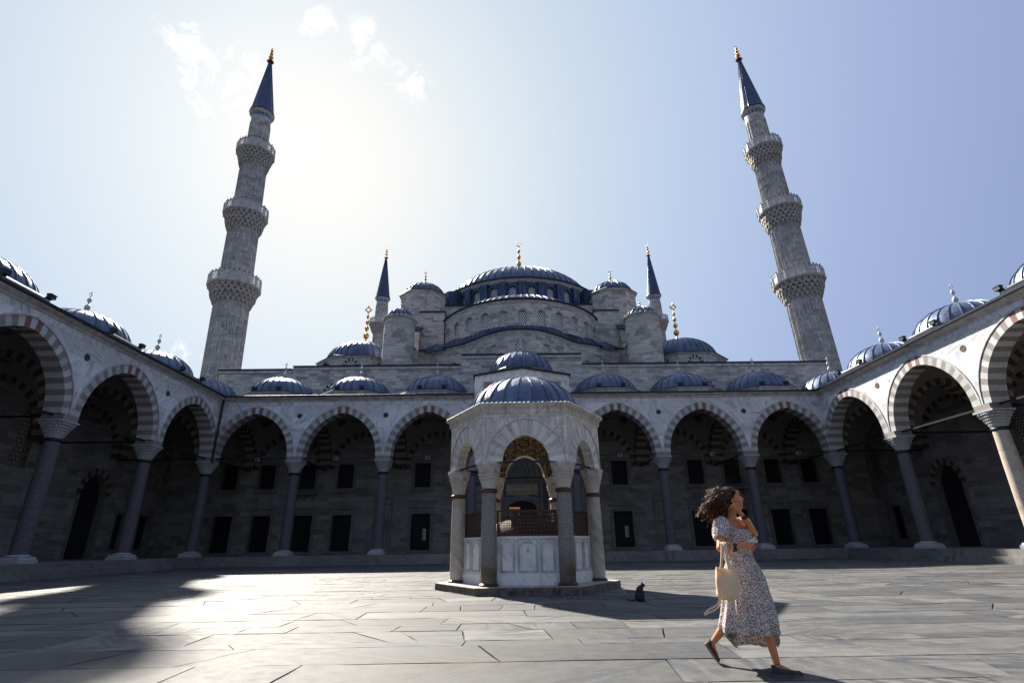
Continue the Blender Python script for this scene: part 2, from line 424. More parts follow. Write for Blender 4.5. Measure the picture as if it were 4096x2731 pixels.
def ringl(mb, mp, loop, w, q0, q1, m=0, outward=False):
    """flat frame along a closed outline, w wide"""
    n = len(loop); sg = 1 if outward else -1
    A = sum(loop[i][0] * loop[(i + 1) % n][1] - loop[(i + 1) % n][0] * loop[i][1] for i in range(n))
    o = 1 if A > 0 else -1
    inn = []
    for i in range(n):
        p, c, nx = Vector(loop[i - 1]), Vector(loop[i]), Vector(loop[(i + 1) % n])
        d1 = (c - p).normalized(); d2 = (nx - c).normalized()
        n1 = Vector((d1.y, -d1.x)) * o; n2 = Vector((d2.y, -d2.x)) * o
        b = n1 + n2; b = b / max(.3, b.length_squared / 2) if b.length > 1e-6 else n1
        inn.append(c + b * w * sg)
    for i in range(n):
        j = (i + 1) % n
        a, b, c, d = loop[i], loop[j], inn[j], inn[i]
        mb.face([mp(a[0], a[1], q0), mp(b[0], b[1], q0), mp(c[0], c[1], q0), mp(d[0], d[1], q0)], m)
        mb.face([mp(d[0], d[1], q0), mp(c[0], c[1], q0), mp(c[0], c[1], q1), mp(d[0], d[1], q1)], m)
        mb.face([mp(a[0], a[1], q0), mp(b[0], b[1], q0), mp(b[0], b[1], q1), mp(a[0], a[1], q1)], m)
def arch_ring(mb, mp, sc, zs, a, h, w, q0, q1, nv=31, mw=0, mr=1, mk=None, soffit=True, back=True, proud=0., sub=1, wh=None):
    """voussoirs between intrados (a,h) and extrados (a+w,h+wh)"""
    wh = w if wh is None else wh
    big_i = arch_curve(a, h, 60); big_o = arch_curve(a + w, h + wh, 60)
    def at(L, t):
        x = t * (len(L) - 1); i = min(int(x), len(L) - 2); f = x - i
        return (L[i][0] * (1 - f) + L[i + 1][0] * f, L[i][1] * (1 - f) + L[i + 1][1] * f)
    mid = nv // 2
    for k in range(nv):
        t0, t1 = k / nv, (k + 1) / nv
        mm = mw if (k % 2 == mid % 2) else mr
        if mk is not None and abs(k - mid) == 1: mm = mk
        i0, i1, o0, o1 = at(big_i, t0), at(big_i, t1), at(big_o, t0), at(big_o, t1)
        R = k * .37
        def P(p, q): return mp(sc + p[0], zs + p[1], q)
        mb.face([P(i0, q0 - proud), P(i1, q0 - proud), P(o1, q0 - proud), P(o0, q0 - proud)], mm, [(R, 0), (R + .2, 0), (R + .22, w), (R, w)])
        if back: mb.face([P(i0, q1 + proud), P(i1, q1 + proud), P(o1, q1 + proud), P(o0, q1 + proud)], mm, [(R, 0), (R + .2, 0), (R + .22, w), (R, w)])
        if proud:
            mb.face([P(o0, q0 - proud), P(o1, q0 - proud), P(o1, q0), P(o0, q0)], mm)
        if soffit: mb.face([P(i0, q0 - proud), P(i1, q0 - proud), P(i1, q1 + proud), P(i0, q1 + proud)], mm, [(R, 0), (R + .2, 0), (R + .2, 1), (R, 1)])
def spandrel(mb, mp, s0, s1, sc, zs, a, h, ztop, q0, q1, m=0, n=14, back=True, zbot=None):
    cur = [(sc + x, zs + z) for x, z in arch_curve(a, h, n)]
    for q in ([q0, q1] if back else [q0]):
        for (x, z), (x2, z2) in zip(cur, cur[1:]):
            mb.face([mp(x, z, q), mp(x2, z2, q), mp(x2, ztop, q), mp(x, ztop, q)], m, [(x, z), (x2, z2), (x2, ztop), (x, ztop)])
        strip(mb, mp, s0, sc - a, zs, ztop, m, q); strip(mb, mp, sc + a, s1, zs, ztop, m, q)
def dome(mb, cx, cy, z0, R, h, ribs=24, m=0, n=48, k=9, a0=0., a1=2 * pi, rw=.05, rh=.05, top=.97):
    pr = [(R * cos(pi / 2 * i / k), z0 + h * sin(pi / 2 * i / k)) for i in range(k)] + [(0, z0 + h)]
    mb.lathe(pr, cx, cy, n, m, a0, a1, R)
    kk = k * 2
    for r in range(ribs + (0 if a1 - a0 > 6 else 1)):
        t = a0 + (a1 - a0) * (r + .5 * (a1 - a0 > 6)) / ribs
        u = Vector((cos(t), sin(t), 0)); w = Vector((-sin(t), cos(t), 0)); C = Vector((cx, cy, 0))
        P = []
        for i in range(int(kk * top) + 1):
            q = pi / 2 * i / kk
            p = C + u * (R * cos(q)) + Vector((0, 0, z0 + h * sin(q)))
            nn = (u * (cos(q) * h) + Vector((0, 0, sin(q) * R))).normalized()
            ww = min(rw, R * cos(q) * .12)
            P.append((p - w * ww - nn * .02, p - w * ww * .6 + nn * rh, p + w * ww * .6 + nn * rh, p + w * ww - nn * .02))
        for a, b in zip(P, P[1:]):
            for j in range(3): mb.face([a[j], a[j + 1], b[j + 1], b[j]], m)
def finial(mb, x, y, z, H, r, balls=3, m=0, horn='crescent', n=10):
    pr = [(r * 1.5, z - .1 * r), (r * 1.1, z + H * .03), (r * .35, z + H * .12)]
    zz = .12; hs = [.16, .13, .11, .09][:balls]; rs = [1., .75, .62, .5]
    tot = sum(hs) + .04 * balls; f = .66 / tot
    for i, hh in enumerate(hs):
        hh *= f; R = r * rs[i]; zc = zz + .04 * f + hh / 2
        for q in range(7):
            a = -pi / 2 + pi * q / 6
            pr.append((max(R * cos(a), r * .18), z + H * (zc + hh / 2 * sin(a))))
        zz = zc + hh / 2
    pr += [(r * .14, z + H * (zz + .02)), (r * .14, z + H * .84), (0, z + H * .85)]
    mb.lathe(pr, x, y, n, m)
    R = H * (.075 if horn != 'crescent' else .042); zc = z + H * .85 + R
    if horn == 'crescent':
        pts = [(x + R * cos(a), y, zc + R * sin(a)) for a in [radians(q) for q in range(110, 431, 32)]]
        mb.tube(pts, [R * .08 + R * .22 * sin(pi * i / (len(pts) - 1)) for i in range(len(pts))], 5, m)
    else:
        pts = [(x, y, zc - R), (x - R, y, zc), (x - R * .3, y, zc + R * .5), (x, y, zc + R * 1.3), (x + R * .3, y, zc + R * .5), (x + R, y, zc), (x, y, zc - R)]
        mb.tube(pts, R * .25, 5, m)
def ngon(cx, cy, R, n, ph=0.): return [(cx + R * cos(2 * pi * i / n + ph), cy + R * sin(2 * pi * i / n + ph)) for i in range(n)]
def capital(mb, cx, cy, z0, z1, r0, h1, rot=0., m=0, layers=5, teeth=20):
    """stalactite capital growing from a round neck to a square block"""
    def rad(t, f):
        c = 1 / max(abs(cos(t)), abs(sin(t))); c = min(c, 1.25)
        return (r0 * (1 - f) + h1 * f) * ((1 - f) + f * c)
    dz = (z1 - z0) / (layers + .6)
    base = [(cx + rad(0, 0) * cos(2 * pi * i / 40), cy + rad(0, 0) * sin(2 * pi * i / 40)) for i in range(40)]
    mb.prism(base, z0, [(cx + rad(2 * pi * i / 40, .8) * .93 * cos(2 * pi * i / 40 + rot), cy + rad(2 * pi * i / 40, .8) * .93 * sin(2 * pi * i / 40 + rot)) for i in range(40)], z1, m)
    for L in range(layers):
        f = (L + 1) / layers; za = z0 + dz * (L + .35); zb = za + dz * .95
        for k in range(teeth):
            t = 2 * pi * (k + .5 * (L % 2)) / teeth
            R = rad(t, f) ; Ri = rad(t, max(0, f - 1.6 / layers)) * .9; w = pi * R / teeth * .82
            u = Vector((cos(t + rot), sin(t + rot), 0)); v = Vector((-sin(t + rot), cos(t + rot), 0)); c = Vector((cx, cy, 0))
            top = [c + u * R - v * w, c + u * R + v * w, c + u * Ri + v * w, c + u * Ri - v * w]
            tip = c + u * (R * .93) + Vector((0, 0, za)); mid = zb - dz * .45
            A = [Vector((p.x, p.y, zb)) for p in top]; B = [Vector((p.x, p.y, mid)) for p in top]
            for i in range(4): mb.face([B[i], B[(i + 1) % 4], A[(i + 1) % 4], A[i]], m); mb.face([tip, B[(i + 1) % 4], B[i]], m)
            mb.face(A, m)
# ------------------------------------------------------------------ ground and paving
SUN_AZ, SUN_EL = radians(-28.5), radians(42.)
mb = MB(); mb.face([(-600, -600, -.03), (600, -600, -.03), (600, 600, -.03), (-600, 600, -.03)])
tag(mb.build('ground', 'soil'), kind='structure')
rs = random.Random(11)
mb = MB(); tones = []
y = -46.
prevx = None
rows = []
while y < -.6:
    h = rs.choice([.36, .45, .55, .7, .8, .95]); h = min(h, -.6 - y) if -.6 - y < 1.2 else h
    rows.append((y, h)); y += h
def slab(poly, zz, tone):
    cx = sum(p[0] for p in poly) / len(poly); cy = sum(p[1] for p in poly) / len(poly)
    ox, oy, an = rs.uniform(0, 60), rs.uniform(0, 60), rs.choice([0, 0, .1, -.2, .5, -.6, .9, 1.5]) + rs.uniform(-.15, .15)
    ca, sa = cos(an), sin(an); g = .004
    full = []
    for i in range(len(poly)):
        a, b = poly[i], poly[(i + 1) % len(poly)]; Ln = hypot(b[0] - a[0], b[1] - a[1]); nn = max(1, int(Ln / .28)) if min(a[1], b[1]) < -14 else 1
        full.append(a)
        for q in range(1, nn):
            t = q / nn; px, py = a[0] + (b[0] - a[0]) * t, a[1] + (b[1] - a[1]) * t; w_ = rs.uniform(0, .007)
            ex_, ey_ = (b[1] - a[1]) / Ln, -(b[0] - a[0]) / Ln
            full.append((px - ex_ * w_, py - ey_ * w_))
    poly = full
    ins = []
    for p in poly:
        d = Vector((cx - p[0], cy - p[1])); L = d.length; d = d / L
        ins.append((p[0] + d.x * g * 1.5, p[1] + d.y * g * 1.5))
    top = [(px + (cx - px) * .0015, py + (cy - py) * .003, zz + rs.uniform(-.003, .003)) for px, py in ins]
    uv = [((p[0]) * ca - p[1] * sa + ox, p[0] * sa + p[1] * ca + oy) for p in top]
    n0 = len(mb.f)
    mb.face(top, 0, uv)
    n = len(poly)
    for i in range(n):
        j = (i + 1) % n
        mb.face([(*ins[i], zz - .05), (*ins[j], zz - .05), top[j], top[i]], 0, [uv[i], uv[j], uv[j], uv[i]])
    tones.extend([tone] * (len(mb.f) - n0))
# rows cut by slightly bent joint lines; shared jitter keeps the joints thin
def bend(k): 
    r2 = random.Random(k * 7 + 1); a, b, c = r2.uniform(-.05, .05), r2.uniform(0, 6), r2.uniform(.05, .16)
    sl = r2.uniform(-.012, .012)
    return lambda x: a * sin(c * x + b) + sl * x * .3
bends = [bend(k) for k in range(len(rows) + 1)]
bends[0] = bends[-1] = lambda x: 0.
for k, (y0, h) in enumerate(rows):
    x = -24. + rs.uniform(-2, 0)
    xb = x; xt = x
    while x < 24:
        L = rs.choice([.7, 1.0, 1.4, 1.9, 2.5, 3.3]) * rs.uniform(.85, 1.15)
        if rs.random() < .3: sk = rs.uniform(-.9, .9)
        else: sk = rs.uniform(-.12, .12)
        nb, nt = x + L - sk * h * .5, x + L + sk * h * .5
        f0, f1 = bends[k], bends[k + 1]
        A, B, C_, D = (xb, y0 + f0(xb)), (nb, y0 + f0(nb)), (nt, y0 + h + f1(nt)), (xt, y0 + h + f1(xt))
        tone = rs.random(); zz = rs.uniform(-.003, .003)
        if rs.random() < .26 and L > 1.2:         # a cracked slab: two pieces
            t = rs.uniform(.3, .7); u = rs.uniform(.2, .8)
            P = (A[0] + (B[0] - A[0]) * t, A[1] + (B[1] - A[1]) * t); Q = (D[0] + (C_[0] - D[0]) * u, D[1] + (C_[1] - D[1]) * u)
            slab([A, P, Q, D], zz, tone); slab([P, B, C_, Q], zz - .002, tone)
        else: slab([A, B, C_, D], zz, tone)
        xb, xt = nb, nt; x += L
pav = mb.build('pavement', 'paving')
at = pav.data.attributes.new('tone', 'FLOAT', 'FACE'); at.data.foreach_set('value', tones)
tag(pav, kind='structure')

# ------------------------------------------------------------------ courtyard arcades
ZS, ZT = 7.3, 11.38
W = 23.0
FL = .63
def make_column(mat, x=0., y=0.):
    mb = MB()
    mb.lathe([(.36, .98), (.365, 2.5), (.35, 4.5), (.325, 6.02)], 0, 0, 20, 0, us=.4)
    col = mb.build('column', mat, None, 50, origin=(0, 0, 0))
    mb = MB(); mb.prism(ngon(0, 0, .74, 4, pi / 4), FL, ngon(0, 0, .74, 4, pi / 4), FL + .16)
    mb.prism(ngon(0, 0, .68, 4, pi / 4), FL + .16, ngon(0, 0, .62, 4, pi / 4), FL + .27)
    mb.lathe([(.46, FL + .27), (.48, FL + .30), (.44, .95), (.40, .975), (.36, 1.0)], 0, 0, 20)
    mb.build('pedestal', 'cstone', col, 50)
    mb = MB(); mb.lathe([(.33, 6.0), (.37, 6.03), (.39, 6.07), (.38, 6.12), (.34, 6.15), (.34, 6.2)], 0, 0, 20)
    mb.build('collar', 'iron', col, 50)
    mb = MB(); capital(mb, 0, 0, 6.18, 6.92, .34, .56, 0, 0, 5, 24); mb.box(-.58, .58, -.58, .58, 6.92, 7.02)
    mb.build('capital', 'cstone', col)
    mb = MB(); mb.box(-.54, .54, -.46, .46, 7.02, ZS); mb.build('impost_block', 'vous_r', col)
    return col
col_g = make_column('granite'); col_m = make_column('fcolm')
def place_col(proto, x, y, parent, first=[]):
    if proto.name in first: c = copy_tree(proto, parent)
    else: c = proto; first.append(proto.name); c.parent = parent
    c.location = Vector((x, y, 0)) - wloc(parent)
    return c
def facade(parent, mp, cells, ends):
    """cells: (s0, s1); one arched bay each, front at q=0, back at q=.9"""
    for s0, s1 in cells:
        sc = (s0 + s1) / 2; hb = (s1 - s0) / 2; a = hb - .56; rise = 3.2 if hb < 3.5 else 4.0
        e0 = max(s0, ends[0]); e1 = min(s1, ends[1]); zt = ZT if hb < 3.5 else 12.2
        mb = MB(); arch_ring(mb, mp, sc, ZS, a, rise, .46, 0., .9, 33, 0, 1, 2, proud=.012, wh=.5)
        mb.build('striped_arch', ['vous_w', 'vous_r', 'vous_red'], parent)
        mb = MB(); arch_ring(mb, mp, sc, ZS, a + .46, rise + .5, .07, 0., .9, 30, 0, 0, soffit=False, back=False, proud=.045)
        spandrel(mb, mp, e0, e1, sc, ZS, a + .46, rise + .5, zt, 0., .9, 1)
        mb.build('spandrel_wall', ['trim', 'marble'], parent)
def cornice(parent, mp, s0, s1, z=ZT, mat='trim'):
    prof = [(0., z - .03), (-.06, z), (-.08, z + .08), (-.22, z + .16), (-.30, z + .2), (-.33, z + .26)]
    mb = MB()
    for (qa, za), (qb, zb) in zip(prof, prof[1:]):
        mb.face([mp(s0, za, qa), mp(s1, za, qa), mp(s1, zb, qb), mp(s0, zb, qb)], 0, [(s0, za), (s1, za), (s1, zb - qb), (s0, zb - qb)])
    x = s0 + .1                                        # carved dentils
    while x < s1 - .1:
        mb.face([mp(x, z + .09, -.10), mp(x + .1, z + .09, -.10), mp(x + .13, z + .155, -.225), mp(x + .03, z + .155, -.225)], 0)
        x += .2
    mb.build('cornice', mat, parent)
    mb = MB()
    pts = [(-.33, z + .26), (-.46, z + .265), (-.47, z + .37), (-.38, z + .40), (.5, z + .5)]
    for (qa, za), (qb, zb) in zip(pts, pts[1:]):
        mb.face([mp(s0, za, qa), mp(s1, za, qa), mp(s1, zb, qb), mp(s0, zb, qb)], 0)
    mb.build('roof_edge', 'edge', parent)
def vault(parent, x0, x1, y0, y1):
    cx, cy, hx, hy = (x0 + x1) / 2, (y0 + y1) / 2, (x1 - x0) / 2, (y1 - y0) / 2
    R2 = hx * hx + hy * hy; n = 14; mb = MB(); f = 4.35 / sqrt(R2)
    Z = lambda x, y: ZS + f * sqrt(max(0, R2 - x * x - y * y))
    for i in range(n):
        for j in range(n):
            X = [-hx + 2 * hx * (i + a) / n for a in (0, 1)]; Y = [-hy + 2 * hy * (j + a) / n for a in (0, 1)]
            q = [(X[0], Y[0]), (X[1], Y[0]), (X[1], Y[1]), (X[0], Y[1])]
            mb.face([(cx + a, cy + b, Z(a, b)) for a, b in q], 0, q)
    mb.build('painted_vault', 'vault', parent, 60)
def inner_arch(parent, mp, s0, s1, thick=.8):
    sc = (s0 + s1) / 2; a = (s1 - s0) / 2 - .42
    mb = MB(); arch_ring(mb, mp, sc, ZS, a, a * 1.12, .42, 0., thick, 27, 0, 1, proud=.01)
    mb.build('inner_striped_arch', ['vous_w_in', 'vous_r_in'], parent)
    mb = MB(); spandrel(mb, mp, s0, s1, sc, ZS, a + .42, a * 1.12 + .42, 11.7, 0., thick, 0)
    mb.build('inner_spandrel', 'vault', parent)
def small_dome(parent, cx, cy, z0=12.55, R=2.6, h=1.72, drum=None, fin=1.5):
    zb = 11.8
    mb = MB(); o = ngon(cx, cy, R + .42, 8, pi / 8)
    mb.prism(o, zb, o, z0 - .12, 0, False); mb.prism(ngon(cx, cy, R + .50, 8, pi / 8), z0 - .2, ngon(cx, cy, R + .56, 8, pi / 8), z0 - .08, 0)
    mb.prism(ngon(cx, cy, R + .62, 8, pi / 8), z0 - .08, ngon(cx, cy, R + .55, 8, pi / 8), z0 + .02, 1)
    base = mb.build('dome_base', ['trim', 'edge'], parent)
    mb = MB(); mb.prism(ngon(cx, cy, R + .5, 8, pi / 8), z0, ngon(cx, cy, R, 8, pi / 8), z0 + .06, 0)
    dome(mb, cx, cy, z0, R, h, 26, 0, 52, 8, rw=.035, rh=.045)
    d = mb.build('lead_dome', 'lead', parent, 35)
    mb = MB(); finial(mb, cx, cy, z0 + h - .06, fin, .16, 2, 0, 'loop'); mb.build('finial', 'fstone', d, 50)
    return d
def tie(parent, p0, p1, r=.05):
    mb = MB(); a, b = Vector(p0), Vector(p1); d = (b - a).normalized(); w = d.cross(Vector((0, 0, 1))) * r
    mb.obox((a + b) / 2, (b - a) / 2, w, (0, 0, r)); mb.build('tie_rod', 'iron', parent)

# back arcade -------------------------------------------------------
back = empty('arcade', (0, 0, 0)); tag(back, 'far marble arcade of pointed striped arches running across the mosque front', 'arcade')
xs = [-W, -16.6, -10.2, -3.8, 3.8, 10.2, 16.6, W]
mpB = flatY(-.45)
cells = list(zip(xs, xs[1:]))
facade(back, mpB, cells, (-22.55, 22.55))
cornice(back, mpB, -22.75, -3.62); cornice(back, mpB, 3.62, 22.75)
for i, x in enumerate(xs):
    c = place_col(col_g, x, 0, back)
    inner_arch(back, flatX(x - .4), .45, 6.6)
    tie(back, (x, 0, 7.27), (x, 6.6, 7.27))
for x0, x1 in cells:
    vault(back, x0, x1, 0, 6.6)
    tie(back, (x0, 0, 7.25), (x1, 0, 7.25))
    sc = (x0 + x1) / 2; a = (x1 - x0) / 2 - .75
    mb = MB(); arch_ring(mb, flatY(6.5), sc, ZS, a, a * 1.13, .45, 0., .12, 27, 0, 1, back=False)
    mb.build('wall_arch', ['vous_w_in', 'vous_r_in'], back)
for s in (-1, 1):
    for cx in (7.0, 13.4, 19.8): small_dome(back, s * cx, 3.3)
    for cx in (10.2, 16.6):
        mb = MB(); mb.lathe([(0, 0), (.23, 0)], 0, 0, 20)
        mb2 = MB()
        mb2.face([(s * cx + .19 * cos(2 * pi * i / 24), -.462, 10.27 + .19 * sin(2 * pi * i / 24)) for i in range(24)])
        mb2.build('porphyry_roundel', 'vous_r_in', back)
mb = MB()
mb.box(-23, 23, -.4, 6.55, 11.74, 11.84); mb.build('roof', 'lead', back)
# raised bay with a gable over the mosque gate
mb = MB(); g = [(-3.6, 11.4), (3.6, 11.4), (3.6, 13.15), (0, 13.75), (-3.6, 13.15)]
for q in (-.62,): 
    mb.face([(-3.6, q, 12.2), (3.6, q, 12.2), (3.6, q, 13.15), (0, q, 13.75), (-3.6, q, 13.15)])
    mb.box(-3.6, -3.2, q, -.45, 11.3, 12.2); mb.box(3.2, 3.6, q, -.45, 11.3, 12.2)
    mb.face([(-3.2, q, 11.9), (3.2, q, 11.9), (3.2, q, 12.2), (-3.2, q, 12.2)])
mb.face([(-3.6, -.62, 11.4), (-3.6, 6, 11.4), (-3.6, 6, 13.15), (-3.6, -.62, 13.15)]); mb.face([(3.6, -.62, 11.4), (3.6, 6, 11.4), (3.6, 6, 13.15), (3.6, -.62, 13.15)])
gb = mb.build('gable_wall', 'panel_m', back)
mb = MB()
for s in (-1, 1):
    mb.face([(s * 3.72, -.8, 13.13), (0, -.8, 13.75), (0, -.8, 13.87), (s * 3.72, -.8, 13.24)])
    mb.face([(s * 3.72, -.8, 13.13), (0, -.8, 13.75), (0, -.6, 13.75), (s * 3.72, -.6, 13.13)])
    mb.face([(s * 3.72, -.8, 13.24), (0, -.8, 13.87), (0, 6.5, 13.87), (s * 3.72, 6.5, 13.24)])
    mb.face([(s * 3.72, -.8, 13.13), (s * 3.72, 6.5, 13.13), (s * 3.72, 6.5, 13.24), (s * 3.72, -.8, 13.24)])
mb.build('gable_edge', 'edge', back)
for s in (-1, 1):
    x = s * 2.55; mb = MB(); mb.box(x - .42, x + .42, -.66, -.60, 12.0, 12.75, 0); mb.box(x - .33, x + .33, -.672, -.655, 12.08, 12.67, 1)
    mb.build('gable_panel', ['trim', 'paint2'], back)
small_dome(back, .05, 3.1, 14.15, 2.72, 2.15, fin=1.9)
# stylobate steps
mb = MB()
mb.box(-22.1, 22.1, -.9, -.5, -.02, .31); mb.box(-29.6, 29.6, -.5, 6.6, -.02, FL)
tag(mb.build('platform', 'step'), 'stone platform with two low steps carrying the far arcade', 'platform')
# downpipe at the left inner corner
mb = MB(); mb.tube([(-22.35, -.62, 11.5), (-22.38, -.6, 10.9), (-22.4, -.56, 7.0), (-22.4, -.56, 6.9)], .075, 8); mb.build('downpipe', 'iron', back, 60)

# side arcades ------------------------------------------------------
SB = 6.775
for s in (-1, 1):
    nm = 'left' if s < 0 else 'right'
    t = empty('arcade', (s * W, -15, 0))
    tag(t, 'shaded marble arcade along the left side of the courtyard' if s < 0 else 'sunlit marble arcade along the right side of the courtyard', 'arcade')
    ys = [-SB * k for k in range(0, 6)]
    mp = flatX(s * 22.55, s)
    cl = [(b, a) for a, b in zip(ys, ys[1:])]
    facade(t, mp, cl, (-60, -.45))
    cornice(t, mp, ys[-1], -.2)
    for i, y_ in enumerate(ys):
        if i: place_col(col_m if (i == 2 and s > 0) else col_g, s * W, y_, t)
        x0, x1 = (s * 23.45, s * 29.6) if s > 0 else (-29.6, -23.45)
        inner_arch(t, flatY(y_ - .4), x0, x1)
        tie(t, (s * W, y_, 7.27), (s * 29.6, y_, 7.27))
    for a, b in cl:
        vault(t, *((W, 29.6) if s > 0 else (-29.6, -W)), a, b)
        tie(t, (s * W, a, 7.25), (s * W, b, 7.25))
        sc = (a + b) / 2; hw = (b - a) / 2 - .75
        mb = MB(); arch_ring(mb, flatX(s * 29.5, s), sc, ZS, hw, hw * 1.13, .45, 0., .12, 27, 0, 1, back=False)
        mb.build('wall_arch', ['vous_w_in', 'vous_r_in'], t)
        small_dome(t, s * 26.3, sc)
    for y_ in ys[1:4]:
        mb = MB(); mb.face([(s * 22.538, y_ + .19 * cos(2 * pi * i / 24), 10.3 + .19 * sin(2 * pi * i / 24)) for i in range(24)])
        mb.build('porphyry_roundel', 'vous_r_in', t)
    small_dome(t, s * 26.3, 3.3)
    vault(t, *((W, 29.6) if s > 0 else (-29.6, -W)), 0, 6.6)
    mb = MB(); mb.box(min(s * 22.7, s * 29.9), max(s * 22.7, s * 29.9), -34, 6.5, 11.74, 11.845); mb.build('roof', 'lead', t)
    # rear wall with its openings
    mw = flatX(s * 29.6, s)
    mb = MB(); lst = []
    def cell(y0, y1, zc0, zc1, c, hw, sill, spring, rise, mb=mb, lst=lst):
        lst.append(opening(mb, mw, y0, y1, zc0, zc1, c, hw, sill, spring, rise, .45, 0, 1))
    cell(3.6, 6.6, 4.6, 11.8, 5.65, .55, 5.4, 7.9, .75); strip(mb, mw, -5.2, 3.6, 7.5, 11.8)
    cell(3.0, 6.6, FL, 4.6, 4.6, .72, 1.2, 3.6, 0); cell(.6, 3.0, FL, 4.6, 1.9, .6, 1.2, 3.6, 0); strip(mb, mw, .6, 3.6, 4.6, 7.5)
    cell(-4.2, .6, FL, 7.5, -1.45, 1.15, FL, 4.7, 1.35); strip(mb, mw, -5.2, -4.2, FL, 7.5)
    cell(-9.2, -5.2, 5.0, 11.8, -7.85, .58, 5.7, 8.5, .75); strip(mb, mw, -9.2, -5.2, FL, 5.0)
    cell(-14.2, -9.2, FL, 11.8, -11.7, .72, 1.2, 3.6, 0); cell(-17.2, -14.2, 5.0, 11.8, -16.0, .58, 5.7, 8.5, .75); strip(mb, mw, -17.2, -14.2, FL, 5.0)
    strip(mb, mw, -34, -17.2, FL, 11.8)
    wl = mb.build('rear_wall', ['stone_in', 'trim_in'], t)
    for k, lp in enumerate(lst):
        ym = sum(p[0] for p in lp) / len(lp)
        if k in (0, 4, 6): pane(mw, lp, .3, 'lattice_window', ('lat_y' if s < 0 else 'lat_g') if k < 6 else 'lat_g', wl, 1, .16, 'trim_in')
        else:
            mb = MB(); mb.face([mw(a, z, .44) for a, z in lp], 0); ringl(mb, mw, lp, .2, -.05, 0, 1, True)
            mb.build('doorway' if k == 3 else 'barred_window', ['dark', 'trim_in'], wl)
    mb = MB(); arch_ring(mb, mw, -1.45, 4.7, 1.15, 1.35, .45, -.06, 0, 15, 0, 1, back=False); mb.build('striped_door_arch', ['vous_w_in', 'vous_r_in'], wl)
    # outer skin (real thickness of the court wall)
    mb = MB(); mb.box(min(s * 30.1, s * 30.4), max(s * 30.1, s * 30.4), -34, 6.5, 0, 12.3); mb.build('outer_wall', 'stone', t)
    mb = MB(); x0, x1 = sorted((s * 22.1, s * 29.6)); mb.box(x0, x1, -34, -.52, -.02, FL); 
    x2, x3 = sorted((s * 21.7, s * 22.1)); mb.box(x2, x3, -34, -.92, -.02, .31)
    tag(mb.build('platform', 'step'), f'stone platform with low steps carrying the {nm} arcade', 'platform')
# ------------------------------------------------------------------ the mosque behind the court
mos = empty('mosque', (0.4, 20, 0))
tag(mos, 'great grey stone mosque with cascading blue lead domes behind the courtyard', 'mosque')
mF = flatY(6.6)
M['day'] = N('far_daylit_window').fin((.4, .4, .36), .5); M['day'].node_tree.nodes['Principled BSDF'].inputs['Emission Color'].default_value = (.8, .8, .68, 1); M['day'].node_tree.nodes['Principled BSDF'].inputs['Emission Strength'].default_value = .02
fw = MB(); lst = []
def fcell(x0, x1, z0, z1, c, hw, sill, top):
    lst.append((opening(fw, mF, x0, x1, z0, z1, c, hw, sill, top, 0, .4, 0, 1), c, hw, sill, top))
lowx = [-24.6, -21.45, -18.05, -14.85, -8.35, 8.35, 14.85, 17.95, 21.45, 24.6]
edges = [-29.6, -23, -19.7, -16.5, -12.9, -5.0]
def run(centers, bounds, z0, z1, hw, sill, top):
    for c, x0, x1 in zip(centers, bounds, bounds[1:]): fcell(x0, x1, z0, z1, c, hw, sill, top)
bl = [-29.6, -23, -19.7, -16.4, -12.4, -4.6]; br = [-x for x in bl[::-1]]
run(lowx[:5], bl, FL, 4.75, .78, .85, 3.62); run(lowx[5:], br, FL, 4.75, .78, .85, 3.62)
run(lowx[:5], bl, 4.75, 12.4, .66, 5.75, 7.72); run(lowx[5:], br, 4.75, 12.4, .66, 5.75, 7.72)
# portal bay
mbp = opening(fw, mF, -4.6, 4.6, FL, 12.4, .05, 2.1, FL, 6.9, 2.6, 1.1, 0, 1, 10)
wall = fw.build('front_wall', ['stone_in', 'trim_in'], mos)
rr = random.Random(3)
for k, (lp, c, hw, sill, top) in enumerate(lst):
    mb = MB(); mb.face([mF(a, z, .38) for a, z in lp], 1)
    ringl(mb, mF, lp, .26, -.06, 0, 0, True)
    mb.box(c - hw - .3, c + hw + .3, 6.44, 6.56, sill - .36, sill - .26, 0)
    if top < 5: mb.box(c - hw - .4, c + hw + .4, 6.46, 6.57, top + .45, top + .57, 0)
    w = mb.build('window', ['trim_in', 'dark'], wall)
    if abs(abs(c) - 8.35) < .1 and top < 5:
        dd = MB(); sx = c + (.28 if c > 0 or top < 5 else -.35); zz_ = sill + (top - sill) * .38
        for i in range(6 if top < 5 else 4):
            for j in range(2):
                dd.box(sx - .13 + .14 * j, sx - .02 + .14 * j, 6.93, 6.95, zz_ - .3 + i * .15, zz_ - .3 + i * .15 + .11)
        dd.build('daylit_panes', 'day', w)
    g = MB(); nb = 5; nr = 9 if top < 5 else 6
    for i in range(1, nb + 1):
        x = c - hw + 2 * hw * i / (nb + 1); g.box(x - .014, x + .014, 6.72, 6.75, sill, top)
    for i in range(1, nr + 1):
        z = sill + (top - sill) * i / (nr + 1); g.box(c - hw, c + hw, 6.715, 6.755, z - .012, z + .012)
    g.build('iron_grille', 'iron', w)
